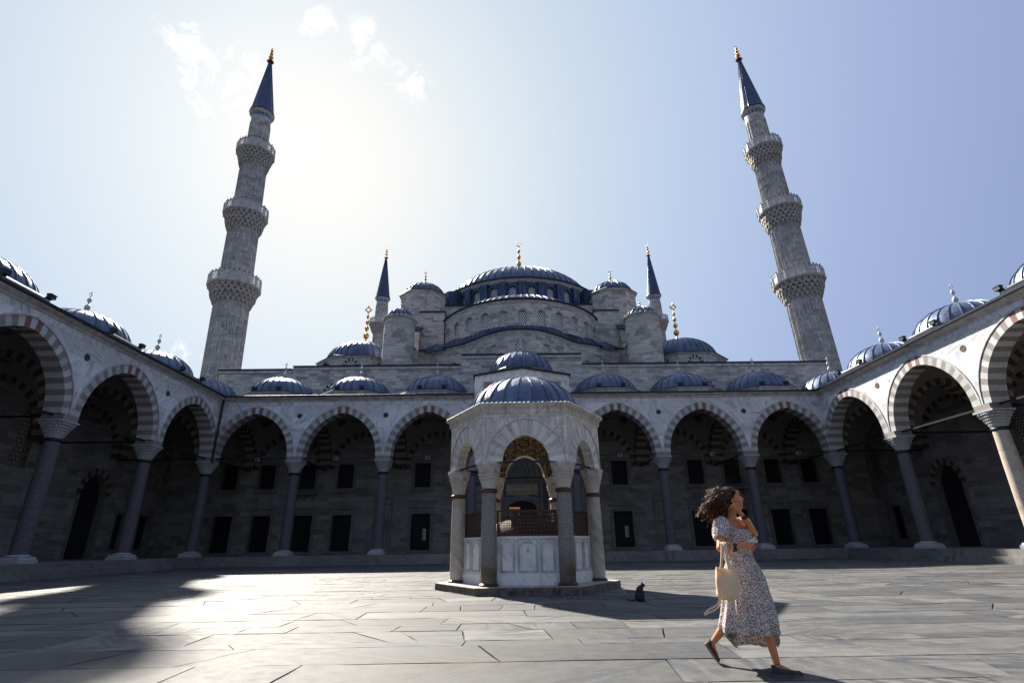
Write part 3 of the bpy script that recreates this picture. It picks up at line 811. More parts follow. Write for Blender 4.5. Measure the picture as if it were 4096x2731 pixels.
# two balconies on stone brackets and two wall niches
for c in (-18.05, 17.95):
    mb = MB(); mb.box(c - 1.0, c + 1.0, 5.95, 6.6, 5.25, 5.42, 0)
    for dx in (-.7, 0, .7):
        for q in range(3): mb.box(c + dx - .1, c + dx + .1, 6.1 + q * .16, 6.58, 5.25 - .14 * (q + 1), 5.25 - .14 * q, 0)
    b = mb.build('balcony', 'trim_in', wall)
    g = MB()
    for i in range(15): x = c - .95 + 1.9 * i / 14; g.box(x - .012, x + .012, 5.99, 6.01, 5.42, 6.05)
    g.box(c - .97, c + .97, 5.98, 6.02, 6.03, 6.07); g.build('railing', 'iron', b)
for c in (-11.5, 11.7):
    mb = MB()
    lp = [(c - .8, FL + .2), (c - .8, 5.0), (c + .8, 5.0), (c + .8, FL + .2)]
    ringl(mb, mF, lp, .2, -.07, 0, 0); lp2 = [(c - .45, FL + .2), (c - .45, 3.6)] + [(c + x, 3.6 + z) for x, z in arch_curve(.45, .6, 6)][1:-1] + [(c + .45, 3.6), (c + .45, FL + .2)]
    ringl(mb, mF, lp2, .07, -.05, 0, 0); mb.box(c - .8, c + .8, 6.52, 6.6, 4.35, 4.5); mb.build('wall_niche', 'trim_in', wall)
# portal: muqarnas hood, script panel, arched door
pt = MB(); mp = flatY(7.5)
strip(pt, mp, -2.1, 2.2, FL, 10.5, 0)
pt.box(-1.75, -1.5, 7.2, 7.5, FL, 6.2); pt.box(1.6, 1.85, 7.2, 7.5, FL, 6.2)
for lay in range(6):
    z = 6.35 + lay * .36; hwid = max(.3, 1.95 - lay * .3)
    nt = 11 - lay
    for i in range(nt):
        x = .05 - 1.95 + (i + .5) * 3.9 / nt; off = abs(x - .05)
        yb = 7.45 - (lay + 1) * .13; w = 3.9 / nt * .42
        if lay < 5 or off < 1: 
            pt.box(x - w, x + w, yb, 7.5, z, z + .34)
            tip = (x, yb + .05, z - .16); q = [(x - w, yb, z), (x + w, yb, z), (x + w, yb + .25, z), (x - w, yb + .25, z)]
            for j in range(4): pt.face([tip, q[j], q[(j + 1) % 4]])
portal = pt.build('portal', 'step', wall)
mb = MB(); mb.box(-1.42, 1.52, 7.40, 7.47, 5.0, 6.12, 1); mb.face([(-1.34, 7.385, 5.08), (1.44, 7.385, 5.08), (1.44, 7.385, 6.04), (-1.34, 7.385, 6.04)], 0, [(0, 0), (2.8, 0), (2.8, 1), (0, 1)])
def scriptm():
    k = N('gilded_script_panel'); uv = k.uv()
    n1 = k.noise(k.scale(uv, (1, 1.4, 1)), 5.5, 2, .5, 2.8)
    band = k.math('LESS_THAN', k.math('ABSOLUTE', k.math('SUBTRACT', n1, .5)), .035)
    f, d = holes(k, uv, 4.0, .17); c = k.mix(band, (.02, .05, .05), (.55, .42, .16))
    sep = k.n('ShaderNodeSeparateXYZ', i_0=uv)
    ln = k.math('LESS_THAN', k.math('ABSOLUTE', k.math('SUBTRACT', sep.outputs[1], .5)), .02); c = k.mix(ln, c, (.5, .4, .18))
    return k.fin(c, .4, .2)
M['script'] = scriptm()
for i in range(26): x = -1.38 + 2.86 * i / 25; mb.ball((x, 7.38, 5.04), .035, 2, 6, 4); mb.ball((x, 7.38, 6.08), .035, 2, 6, 4)
for i in range(1, 9): z = 5.04 + 1.04 * i / 9; mb.ball((-1.38, 7.38, z), .035, 2, 6, 4); mb.ball((1.48, 7.38, z), .035, 2, 6, 4)
mb.build('script_panel', ['script', 'iron', 'gold'], wall)
mb = MB(); lp = [(-1.15, FL), (-1.15, 4.0)] + [(.05 + x, 4.0 + z) for x, z in arch_curve(1.2, .62, 8)][1:-1] + [(1.25, 4.0), (1.25, FL)]
mb.face([(a, 7.44, z) for a, z in lp], 0); ringl(mb, flatY(7.42), lp, .45, -.08, 0, 1, True)
dr = mb.build('doorway', ['dark', 'step'], wall)
mb = MB(); mb.box(-1.1, -.12, 7.36, 7.42, FL, 4.05, 0)
for z0, z1 in ((3.2, 3.85), (1.6, 3.0), (.8, 1.4)):
    ringl(mb, flatY(7.35), [(-1.0, z0), (-.22, z0), (-.22, z1), (-1.0, z1)], .05, -.01, 0, 1); ringl(mb, flatY(7.35), [(-.82, z0 + .14), (-.4, z0 + .14), (-.4, z1 - .14), (-.82, z1 - .14)], .03, -.01, 0, 1)
mb.box(-1.05, -.15, 7.34, 7.36, 3.95, 4.1, 2)
mb.build('door_leaf', ['iron', 'fstone', 'gold'], dr)

# upper wall above the arcade roof, raised in the middle
uw = MB()
strip(uw, mF, -27.2, -20.6, 11.8, 16.2); strip(uw, mF, -20.6, -5.35, 11.8, 16.45); strip(uw, mF, -5.35, 5.75, 12.3, 17.42); strip(uw, mF, 5.75, 28.2, 11.8, 16.42)
strip(uw, flatX(28.2), 6.6, 24, 0, 16.45); strip(uw, flatX(-27.2), 6.6, 24, 0, 16.2)
uw.box(-5.35, 5.75, 6.62, 7.0, 16.4, 17.42)
upper = uw.build('upper_wall', 'stone', mos)
for c in (-16.75, 16.75, -10.1, 10.2):
    a = arch_curve(.62, .62, 6)
    lp = [(c - .62, 12.6)] + [(c + x, 14.0 + z * .95) for x, z in a] + [(c + .62, 12.6)]
    if abs(c) > 12:
        w = pane(flatY(6.57), lp, 0, 'arched_window', 'lat_s', upper, 1, .1, 'trim')
        mb = MB(); arch_ring(mb, flatY(6.6), c, 14.0, .64, .6, .32, -.02, 0, 13, 0, 1, back=False, soffit=False); mb.build('striped_window_arch', ['trim', 'vous_r_in'], upper)
def capedge(x0, x1, z, y=6.6, depth=17):
    mb = MB(); mb.box(x0, x1, y - .1, y + .3, z - .28, z - .02, 0); mb.box(x0, x1, y - .22, y + .3, z, z + .1, 1); mb.face([(x0, y + .28, z + .06), (x1, y + .28, z + .06), (x1, y + depth, z + .12), (x0, y + depth, z + .12)], 1)
    mb.build('wall_coping', ['trim', 'edge'], upper)
capedge(-27.3, -20.62, 16.2); capedge(-20.58, -5.37, 16.47); capedge(-5.33, 5.73, 17.44, depth=2.5); capedge(5.77, 28.3, 16.44)

# exedra wall: one undulating wall in plan, with pierced windows
CXS = .45
plan = [(-11.2, 12.75), (-9.54, 12.70), (-8.75, 12.4), (-7.56, 11.87), (-6.38, 11.3), (-5.3, 10.6), (-4.43, 9.7), (-2.76, 8.05), (-1.36, 7.15), (0.1, 6.9), (1.5, 7.08), (2.8, 7.8), (4.45, 9.25), (5.45, 10.3), (6.55, 10.95), (7.9, 11.4), (9.3, 12.3), (10.4, 12.6), (11.6, 12.75)]
def smooth_path(P, it=2):
    for _ in range(it):
        Q = [P[0]]
        for a, b in zip(P, P[1:]): Q += [(a[0] * .75 + b[0] * .25, a[1] * .75 + b[1] * .25), (a[0] * .25 + b[0] * .75, a[1] * .25 + b[1] * .75)]
        P = Q + [P[-1]]
    return P
plan = smooth_path(plan, 1)
cum = [0.]
for a, b in zip(plan, plan[1:]): cum.append(cum[-1] + hypot(b[0] - a[0], b[1] - a[1]))
def mex(s, z, q):
    s = max(0, min(cum[-1] - 1e-6, s)); i = 0
    while cum[i + 1] < s: i += 1
    f = (s - cum[i]) / (cum[i + 1] - cum[i]); a, b = plan[i], plan[i + 1]
    t = Vector((b[0] - a[0], b[1] - a[1])).normalized()
    return (a[0] + (b[0] - a[0]) * f - t.y * q, a[1] + (b[1] - a[1]) * f + t.x * q, z)
def s_at(x):
    for i in range(len(plan) - 1):
        if plan[i][0] <= x <= plan[i + 1][0]: return cum[i] + (cum[i + 1] - cum[i]) * (x - plan[i][0]) / max(1e-6, plan[i + 1][0] - plan[i][0])
EZ = 20.05
ws = [(-8.9, 17.3), (-6.5, 17.45), (-4.25, 17.9), (-2.35, 17.95), (0.17, 18.0), (2.7, 17.95), (4.85, 17.9), (7.0, 17.45), (9.6, 17.3)]
sv = [s_at(x) for x, z in ws]; bd = [0] + [(a + b) / 2 for a, b in zip(sv, sv[1:])] + [cum[-1]]
mb = MB(); loops = []
for k, (x, zc) in enumerate(ws):
    hw = .40 if k in (0, 8, 2, 6) else (.50 if k == 4 else .46); hh = .55 if k in (0, 8) else .7
    if k == 4: hh = .85
    if k in (2, 6): hw, hh = .3, .4
    zc += .1
    loops.append(opening(mb, mex, bd[k], bd[k + 1], 15.6, EZ, sv[k], hw, zc - hh, zc + hh - hw * .6, hw * 1.05, .22, 0, 0, 5, curved=6))
ex = mb.build('exedra_wall', 'stone', mos)
for lp in loops: pane(mex, lp, .16, 'arched_window', 'lat', ex, 1, .05)
mb = MB(); n = 90
for i in range(n):
    a, b = cum[-1] * i / n, cum[-1] * (i + 1) / n
    for (q0, z0), (q1, z1), m in (((0, EZ - .3), (-.12, EZ - .1), 0), ((-.12, EZ - .1), (-.14, EZ), 0), ((-.14, EZ), (-.3, EZ + .02), 1), ((-.3, EZ + .02), (-.3, EZ + .14), 1), ((-.3, EZ + .14), (.3, EZ + .2), 1)):
        mb.face([mex(a, z0, q0), mex(b, z0, q0), mex(b, z1, q1), mex(a, z1, q1)], m)
mb.build('eave', ['trim', 'edge'], ex)
# lead roof between the exedra eave and the half-dome drum
SD = (.45, 17.6); SR = 8.95
mb = MB()
for i in range(n):
    A = []
    for s in (cum[-1] * i / n, cum[-1] * (i + 1) / n):
        p = mex(s, EZ + .15, .1); an = atan2(p[0] - SD[0], SD[1] - p[1]); an = max(-1.45, min(1.45, an))
        A.append((p, (SD[0] + SR * .99 * sin(an), SD[1] - SR * .99 * cos(an), 21.35)))
    mb.face([A[0][0], A[1][0], A[1][1], A[0][1]])
    if i % 2 == 0: mb.tube([(A[0][0][0], A[0][0][1], A[0][0][2] + .03), (A[0][1][0], A[0][1][1], A[0][1][2] + .03)], .05, 4)
dome(mb, .3, 11.6, 19.9, 4.4, 1.75, 20, 0, 40, 6, pi, 2 * pi, .04, .05)
dome(mb, -7.6, 14.6, 19.9, 3.0, 1.4, 14, 0, 30, 6, rw=.04, rh=.05); dome(mb, 8.4, 14.6, 19.9, 3.0, 1.4, 14, 0, 30, 6, rw=.04, rh=.05)
mb.build('lower_roof', 'lead_dark', mos, 35)
# drum of the great half dome with eleven windows, and the half dome
mc = cyl(SD[0], SD[1], SR)
angs = [radians(12.4 * k) for k in range(-7, 8)]
mb = MB(); loops = []
for k, a in enumerate(angs):
    sc = a * SR; h = radians(6.2) * SR
    loops.append(opening(mb, mc, sc - h, sc + h, 20.9, 24.1, sc, .44, 21.42, 22.55, .46, .35, 0, 0, 6, curved=2))
dr2 = mb.build('half_dome_drum', 'stone', mos)
for lp in loops: pane(mc, lp, .26, 'arched_window', 'lat', dr2, 1, .05)
for k, a in enumerate(angs):
    mb = MB(); arch_ring(mb, mc, a * SR, 22.55, .50, .50, .2, -.03, .02, 9, 0, 0, back=False, soffit=False, proud=.01)
    mb.build('window_hood', 'trim', dr2)
mb = MB(); A0, A1 = -pi / 2 - 1.6, -pi / 2 + 1.6
mb.lathe([(SR, 23.8), (SR + .12, 23.98), (SR + .14, 24.05)], *SD, 60, 0, A0, A1); mb.lathe([(SR + .14, 24.05), (SR + .32, 24.07), (SR + .32, 24.2), (SR - 1.1, 24.45)], *SD, 60, 1, A0, A1)
mb.build('eave', ['trim', 'edge'], dr2, 30)
mb = MB(); dome(mb, SD[0], SD[1], 24.2, 8.0, 2.85, 34, 0, 64, 9, pi, 2 * pi, .05, .08)
mb.build('half_dome', 'lead', mos, 35)
# main drum, its square base and the main dome
MD = (.8, 28.0); MR = 11.0
mm = cyl(MD[0], MD[1], MR)
mb = MB(); loops = []
for k in range(-8, 8):
    a = radians(12.0 * (k + .5)); sc = a * MR; h = radians(6.) * MR
    loops.append(opening(mb, mm, sc - h, sc + h, 27.3, 30.6, sc, .42, 27.9, 29.5, .45, .3, 0, 0, 6, curved=2))
for k in range(-9, 9):
    a = radians(12.0 * k); u = Vector((sin(a), -cos(a), 0)); v = Vector((cos(a), sin(a), 0)); C = Vector((MD[0], MD[1], 28.9))
    mb.obox(C + u * (MR + .1), u * .28, v * .42, (0, 0, 1.5)); mb.obox(C + u * (MR + .05) + Vector((0, 0, 1.45)), u * .2, v * .55, (0, 0, .15))
dm = mb.build('main_drum', 'lead_dark', mos)
for lp in loops: pane(mm, lp, .2, 'arched_window', 'lat', dm, 1, .05)
for k in range(-8, 8):
    mb = MB(); arch_ring(mb, mm, radians(12. * (k + .5)) * MR, 29.5, .5, .5, .35, -.10, .02, 9, 0, 0, back=False, soffit=False, proud=.02)
    mb.build('window_hood', 'lead_dark', dm)
mb = MB(); mb.lathe([(MR + .1, 30.4), (MR + .3, 30.6), (MR + .34, 30.75), (MR + .5, 30.8)], *MD, 80, 0); mb.lathe([(MR + .5, 30.8), (MR + .62, 30.82), (MR + .6, 30.95), (MR - 1.2, 31.3)], *MD, 80, 1)
mb.build('eave', ['trim', 'edge'], dm, 30)
mb = MB(); dome(mb, *MD, 31.0, 10.1, 5.35, 64, 0, 96, 12, rw=.05, rh=.09)
md = mb.build('main_dome', 'lead', mos, 35)
mb = MB(); finial(mb, MD[0], MD[1], 36.2, 7.0, .46, 4, 0, 'crescent', 14); mb.build('finial', 'gold', md, 50)
# lead-clad flying buttress blocks at the shoulders of the drum
for s in (-1, 1):
    a = s * radians(50); u = Vector((sin(a), -cos(a), 0)); v = Vector((cos(a), sin(a), 0)); C = Vector((MD[0], MD[1], 0)) + u * (MR + .9)
    mb = MB(); P = [C - v * 1.5 - u * 1.2, C + v * 1.5 - u * 1.2, C + v * 1.5 + u * 1.1, C - v * 1.5 + u * 1.1]
    zt = [30.9, 30.9, 30.1, 30.1]
    lo = [(p.x, p.y, 27.4) for p in P]; hi = [(p.x, p.y, z) for p, z in zip(P, zt)]
    for i in range(4): mb.face([lo[i], lo[(i + 1) % 4], hi[(i + 1) % 4], hi[i]])
    mb.face(hi); mb.build('drum_buttress', 'lead_dark', mos)
mb = MB()
mb.box(-12.4, 13.6, 16.95, 40, 17, 27.35); base = mb.build('dome_base', 'stone', mos)
mb = MB(); mb.box(-12.5, 13.7, 16.8, 17.2, 27.36, 27.5); mb.box(-12.4, 13.6, 17.2, 40, 27.36, 27.48); mb.build('roof_edge', 'edge', base)
# weight towers
for s, cx in ((-1, -10.85), (1, 11.5)):
    mb = MB(); o = ngon(cx, 17.3, 2.72, 8, pi / 8); mb.prism(o, 16.5, o, 28.35); mb.prism(ngon(cx, 17.3, 2.75, 8, pi / 8), 28.2, ngon(cx, 17.3, 2.9, 8, pi / 8), 28.42)
    tw = mb.build('weight_tower', 'stone', mos)
    mb = MB(); mb.prism(ngon(cx, 17.3, 3.02, 8, pi / 8), 28.43, ngon(cx, 17.3, 2.9, 8, pi / 8), 28.58); mb.build('eave', 'edge', tw)
    mb = MB(); dome(mb, cx, 17.3, 28.5, 2.38, 1.75, 20, 0, 40, 7, rw=.06, rh=.1); d = mb.build('tower_dome', 'lead', tw, 35)
    mb = MB(); finial(mb, cx, 17.3, 30.1, 2.0, .21, 3, 0, 'loop'); mb.build('finial', 'gold', d, 50)
    x = cx - s * .2; mb = MB(); lp = [(x - .28 + s * 0.9, 25.0), (x - .28 + s * .9, 25.7), (x + s * .9, 26.0), (x + .28 + s * .9, 25.7), (x + .28 + s * .9, 25.0)]
    # stepped buttresses running down from the tower
    mb = MB(); xa, xb = sorted((cx - s * .2, cx - s * 2.9))
    mb.box(xa, xb, 14.0, 17.0, 16.5, 25.2); xa, xb = sorted((cx - s * .5, cx + s * 1.7)); mb.box(xa, xb, 12.4, 15.2, 16.5, 22.4)
    xa, xb = sorted((cx - s * .1, cx + s * 1.0)); mb.box(xa, xb, 10.2, 12.5, 16.5, 20.2)
    mb.build('stepped_buttress', 'stone', mos)
    mb = MB(); xa, xb = sorted((cx - s * .1, cx - s * 3.0)); mb.box(xa, xb, 13.88, 17.0, 25.21, 25.34)
    xa, xb = sorted((cx - s * .6, cx + s * 1.8)); 
    P = [(xa, 12.28, 22.3), (xb, 12.28, 22.3), (xb, 14.4, 23.6), (xa, 14.4, 23.6)]; mb.face(P); mb.face([(p[0], p[1], p[2] + .13) for p in P]); mb.face([P[0], P[1], (P[1][0], P[1][1], P[1][2] + .13), (P[0][0], P[0][1], P[0][2] + .13)])
    for i in (1, 3): mb.face([P[i], P[(i + 1) % 4], (*P[(i + 1) % 4][:2], P[(i + 1) % 4][2] + .13), (*P[i][:2], P[i][2] + .13)])
    xa, xb = sorted((cx - s * .2, cx + s * 1.1)); mb.box(xa, xb, 10.1, 12.4, 20.2, 20.33); mb.build('buttress_coping', 'edge', mos)
    mb = MB(); x = cx - s * 1.45; lp = [(x - .28, 25.45), (x - .28, 26.2), (x, 26.45), (x + .28, 26.2), (x + .28, 25.45)]
    mb.face([(a, 14.63, z) for a, z in lp])
# round stair turrets
for s, cx, r in ((-1, -11.75, 1.5), (1, 12.45, 1.68)):
    mb = MB(); mb.lathe([(r, 15.5), (r, 21.85), (r + .06, 21.9), (r + .06, 22.0)], cx, 9.2, 28, 0, us=r)
    for k in range(24):
        t = 2 * pi * k / 24; mb.ball((cx + (r + .07) * cos(t), 9.2 + (r + .07) * sin(t), 22.12), (.2, .2, .16), 0, 6, 4)
    tr = mb.build('stair_turret', 'stone', mos, 40)
    mb = MB(); dome(mb, cx, 9.2, 22.15, r * .84, 1.15, 14, 0, 42, 6, rw=.07, rh=.11); d = mb.build('turret_dome', 'lead', tr, 35)
    mb = MB(); finial(mb, cx, 9.2, 23.2, 1.05, .11, 2, 0, 'loop'); mb.build('finial', 'gold', d, 50)
# corner domes on low octagonal drums
for s, cx in ((-1, -16.2), (1, 17.2)):
    mb = MB(); mb.prism(ngon(cx, 13, 4.25, 8, pi / 8), 16.3, ngon(cx, 13, 4.25, 8, pi / 8), 18.3); mb.prism(ngon(cx, 13, 4.3, 8, pi / 8), 18.2, ngon(cx, 13, 4.5, 8, pi / 8), 18.42)
    b = mb.build('corner_drum', 'trim', mos)
    mb = MB(); mb.prism(ngon(cx, 13, 4.62, 8, pi / 8), 18.43, ngon(cx, 13, 3.7, 8, pi / 8), 18.75); mb.build('eave', 'edge', b)
    P = ngon(cx, 13, 4.25, 8, pi / 8)
    for i in range(4, 8):
        mp_, L = seg(P[i], P[(i + 1) % 8])
        q = -.02
        lp = [(L / 2 - .45, 16.7)] + [(L / 2 + x, 17.4 + z) for x, z in arch_curve(.45, .45, 5)] + [(L / 2 + .45, 16.7)]
        mb = MB(); mb.face([mp_(a_, z, q) for a_, z in lp], 0, [(a_, z) for a_, z in lp])
        arch_ring(mb, mp_, L / 2, 17.4, .47, .47, .3, -.04, 0, 11, 1, 2, back=False, soffit=False)
        mb.build('arched_window', ['lat', 'trim', 'vous_r_in'], b)
    mb = MB(); dome(mb, cx, 13, 18.7, 3.6, 2.4, 34, 0, 68, 8, rw=.045, rh=.06); d = mb.build('corner_dome', 'lead', b, 35)
    mb = MB(); finial(mb, cx - .1 * s, 13, 21.0, 4.5, .31, 4, 0, 'loop', 12); mb.build('finial', 'gold', d, 50)

# ------------------------------------------------------------------ minarets
M['carved'] = plain('carved_balcony_stone', (.40, .37, .33), .85, 0, .5, 4, .4)
def minaret(x, y, lean, label, r0, bal, zc, zt, zf, z_base=0.):
    t = empty('minaret', (x, y, 0)); tag(t, label, 'minaret', 'tall stone minarets around the mosque')
    stages = []; z = z_base; r = r0
    rs_ = [r0] + [b[3] for b in bal]
    for i, (zm, zs_, rail, rn, R) in enumerate(bal):
        stages.append((z, zm, rs_[i])); z = zs_
    stages.append((z, zc, rs_[-1]))
    mb = MB()
    for i, (za, zb, r) in enumerate(stages):
        o = ngon(0, 0, r * .985, 16, pi / 16)
        r1 = r * .96
        pr = [(r * cos(pi / 16) / cos(pi / 16), za), (r1, zb)]
        mb.lathe([(r, za), (r1, zb)], 0, 0, 16, 0, us=r)
        last = (i == len(stages) - 1)
        for k in range(16):                                   # raised fillets framing each flute
            a = 2 * pi * k / 16
            zz0, zz1 = za + .1, zb - (.5 if not last else 1.4)
            for da in (-.07, .07) if not last else (0,):
                p0 = ((r + .0) * cos(a + da), (r + .0) * sin(a + da), zz0); p1 = (r1 * cos(a + da), r1 * sin(a + da), zz1)
                mb.tube([p0, p1], .075, 4)
            if not last: mb.tube([(r1 * cos(a + .07), r1 * sin(a + .07), zz1), (r1 * 1.0 * cos(a + pi / 16), r1 * sin(a + pi / 16), zz1 + .25), (r1 * cos(a + pi / 8 - .07), r1 * sin(a + pi / 8 - .07), zz1)], .05, 4)
        mb.lathe([(r1, zb - .12), (r1 + .08, zb - .06), (r1 + .08, zb + .02)], 0, 0, 24)
    sh = mb.build('shaft', 'minaret', t, 25)
    for i, (zm, zs_, rail, rn, R) in enumerate(bal):
        r = rs_[i]; mb = MB(); L = 5; dz = (zs_ - zm) / L
        mb.lathe([(r * .95, zm), (r * 1.05, zm + dz), (R * .84, zs_ - dz * .8), (R * .9, zs_)], 0, 0, 24)
        for l in range(L):
            f = (l + 1) / L; Ro = r + (R * .95 - r) * f ** .75 + random.uniform(-.03, .03); nt = 24
            za = zm + dz * l; zb = za + dz
            for k in range(nt):
                a = 2 * pi * (k + .5 * (l % 2)) / nt; u = Vector((cos(a), sin(a), 0)); v = Vector((-sin(a), cos(a), 0)); w = pi * Ro / nt * .86
                Ri = Ro - (R - r) / L * 1.7
                top = [u * Ro - v * w, u * Ro + v * w, u * Ri + v * w, u * Ri - v * w]
                mid = za + dz * .5
                A = [(p.x, p.y, zb) for p in top]; B = [(p.x, p.y, mid) for p in top]; tip = (*(u * Ro * .97)[:2], za - dz * random.uniform(.2, .6))
                for j in range(4): mb.face([B[j], B[(j + 1) % 4], A[(j + 1) % 4], A[j]]); mb.face([tip, B[(j + 1) % 4], B[j]])
        mq = mb.build('muqarnas', 'carved', t)
        mb = MB(); mb.prism(ngon(0, 0, R * 1.02, 16, pi / 16), zs_ - .02, ngon(0, 0, R * 1.05, 16, pi / 16), zs_ + .16)
        bl_ = mb.build('balcony', 'trim', t)
        mb = MB(); P = ngon(0, 0, R * 1.0, 16, pi / 16)
        for k in range(16):
            a, b = P[k], P[(k + 1) % 16]; mp_, Lg = seg(b, a)
            mb.face([mp_(0.1, zs_ + .2, 0), mp_(Lg - .1, zs_ + .2, 0), mp_(Lg - .1, rail - .12, 0), mp_(.1, rail - .12, 0)], 1, [(0, 0), (Lg - .2, 0), (Lg - .2, rail - zs_ - .32), (0, rail - zs_ - .32)])
            c0 = Vector(mp_(Lg / 2, rail - .06, 0)); tt = Vector(mp_(Lg, 0, 0)) - Vector(mp_(0, 0, 0)); tt.normalize()
            nn = Vector((-tt.y, tt.x, 0)); mb.obox(c0, tt * Lg / 2, nn * .06, (0, 0, .06), 0)
            mb.obox(Vector(mp_(0, (zs_ + rail) / 2, 0)), tt * .11, nn * .07, (0, 0, (rail - zs_) / 2), 0)
            for f in (.0, .5):
                c = mp_(Lg * f, rail + .14, -.02); mb.ball(c, .085, 2, 6, 4); mb.box(c[0] - .02, c[0] + .02, c[1] - .02, c[1] + .02, rail - .02, rail + .1, 2)
        mb.build('railing', ['trim', 'rail', 'edge'], bl_)
    r = rs_[-1]
    mb = MB(); R1 = r * 1.0
    for k in range(16):
        a0, a1 = 2 * pi * k / 16, 2 * pi * (k + 1) / 16; mp_, Lg = seg((R1 * .99 * cos(a1), R1 * .99 * sin(a1)), (R1 * .99 * cos(a0), R1 * .99 * sin(a0)))
        lp = [(Lg * .14, zc - .75)] + [(Lg / 2 + x_, zc - .3 + z_) for x_, z_ in arch_curve(Lg * .36, Lg * .36, 4)] + [(Lg * .86, zc - .75)]
        mb.face([mp_(a_, z_, -.03) for a_, z_ in lp])
    mb.build('tile_frieze', 'tile', t)
    mb = MB(); mb.lathe([(r, zc - .05), (r * 1.16, zc + .08), (r * 1.22, zc + .18)], 0, 0, 24, 0); mb.lathe([(r * 1.24, zc + .18), (r * 1.26, zc + .3)], 0, 0, 24, 1)
    mb.build('cone_cornice', ['trim', 'edge'], t, 30)
    mb = MB(); mb.lathe([(r * 1.24, zc + .3), (r * 1.08, zc + 1.0), (.12, zt)], 0, 0, 24)
    for k in range(16):
        a = 2 * pi * k / 16; mb.tube([(r * 1.23 * cos(a), r * 1.23 * sin(a), zc + .3), (r * 1.08 * cos(a), r * 1.08 * sin(a), zc + 1.0), (.13 * cos(a), .13 * sin(a), zt)], .04, 4)
    co = mb.build('lead_cone', 'lead_dark', t, 30)
    mb = MB(); finial(mb, 0, 0, zt - .1, zf - zt + .1, .3, 3, 0, 'crescent', 12); mb.build('finial', 'gold', co, 50)
    t.location = (x, y, 0); t.rotation_euler = (0, -radians(lean), 0)
    for ch in t.children: ch.location = (0, 0, 0)
    for ch in t.children:
        for g in ch.children: g.location = (0, 0, 0)
    return t
M['tile'] = plain('blue_tile', (.03, .11, .30), .3, 0, .3, 5, 0)
B3 = [(25.5, 27.35, 28.6, 1.62, 2.58), (34.7, 36.6, 37.75, 1.46, 2.3), (43.65, 45.5, 46.65, 1.17, 2.08)]
minaret(-29.75, 12.4, 2.1, 'tall near minaret with three balconies, on the left', 1.78, B3, 51.7, 61.2, 63.8)
minaret(31.9, 12.4, 1.5, 'tall near minaret with three balconies, on the right', 1.78, B3, 51.7, 61.2, 63.9)
BR = [(33.0, 34.6, 35.7, 1.35, 2.4), (41.6, 43.3, 44.4, 1.25, 2.25)]
minaret(-26.9, 60, 0, 'distant slim minaret with a pale blue cone behind the left domes', 1.5, BR, 49.1, 59.4, 62.0)
minaret(30.3, 60, .4, 'distant slim minaret with a blue cone behind the right domes', 1.5, BR, 49.1, 59.4, 62.4)
M['brass'] = plain('water_tank_brass', (.045, .028, .015), .8, .1, .4, 6)
# ------------------------------------------------------------------ the fountain
FX, FY, PH = -.654, -23.21, -.023
fo = empty('fountain', (FX, FY, 0)); tag(fo, 'hexagonal marble ablution fountain with a blue lead dome in the middle of the court', 'fountain')
def hexp(R): return [(FX + R * cos(pi / 3 * k + PH), FY + R * sin(pi / 3 * k + PH)) for k in range(6)]
mb = MB(); P = hexp(2.525)
for k in range(6):
    a, b = Vector(P[k]), Vector(P[(k + 1) % 6]); cuts = [0, .22, .5, .78, 1]
    for c0, c1 in zip(cuts, cuts[1:]):
        p, q = a.lerp(b, c0 + .002), a.lerp(b, c1 - .002); off = random.uniform(-.006, .006)
        nn = (q - p).normalized(); nn = Vector((nn.y, -nn.x)) * off; p = p + nn; q = q + nn
        mb.face([(*p, 0), (*q, 0), (*q, .165), (*p, .165)], 0); c = Vector((FX, FY)); pi_, qi = p.lerp(c, .006), q.lerp(c, .006)
        mb.face([(*p, .165), (*q, .165), (*qi, .178), (*pi_, .178)], 0)
        mb.face([(*pi_, .178), (*qi, .178), (*qi.lerp(c, .45), .178), (*pi_.lerp(c, .45), .178)], 1)
mb.build('plinth', ['plinth', 'plinth_top'], fo)
def fcol(mat):
    mb = MB(); mb.lathe([(.2, .235), (.202, .8), (.192, 1.8), (.182, 2.37)], 0, 0, 22, us=.3)
    c = mb.build('column', mat, None, 50, origin=(0, 0, 0))
    mb = MB(); mb.lathe([(.245, .178), (.25, .195), (.235, .21), (.24, .225), (.215, .245), (.2, .25)], 0, 0, 24); mb.build('base_ring', 'copper', c, 50)
    mb = MB(); mb.lathe([(.18, 2.35), (.215, 2.36), (.225, 2.385), (.215, 2.41), (.225, 2.43), (.21, 2.455), (.18, 2.465)], 0, 0, 24); mb.build('neck_ring', 'copper', c, 50)
    mb = MB(); mb.lathe([(.175, 2.45), (.178, 2.52)], 0, 0, 24); capital(mb, 0, 0, 2.5, 2.86, .18, .225, 0, 0, 4, 20)
    q0, q1 = ngon(0, 0, .27, 6), ngon(0, 0, .32, 6)
    mb.prism(q0, 2.85, q1, 3.05); mb.prism(ngon(0, 0, .335, 6), 3.05, ngon(0, 0, .33, 6), 3.118); mb.build('capital', 'fcap', c)
    return c
cg, cm_ = fcol('fgran'), fcol('fcolm'); used = set()
for k in range(6):
    pr = cg if k in (4, 5) else cm_
    if pr.name in used: c = copy_tree(pr, fo)
    else: used.add(pr.name); c = pr; c.parent = fo
    p = (1.93 * cos(pi / 3 * k + PH), 1.93 * sin(pi / 3 * k + PH)); c.location = (*p, 0); c.rotation_euler = (0, 0, pi / 3 * k + PH)
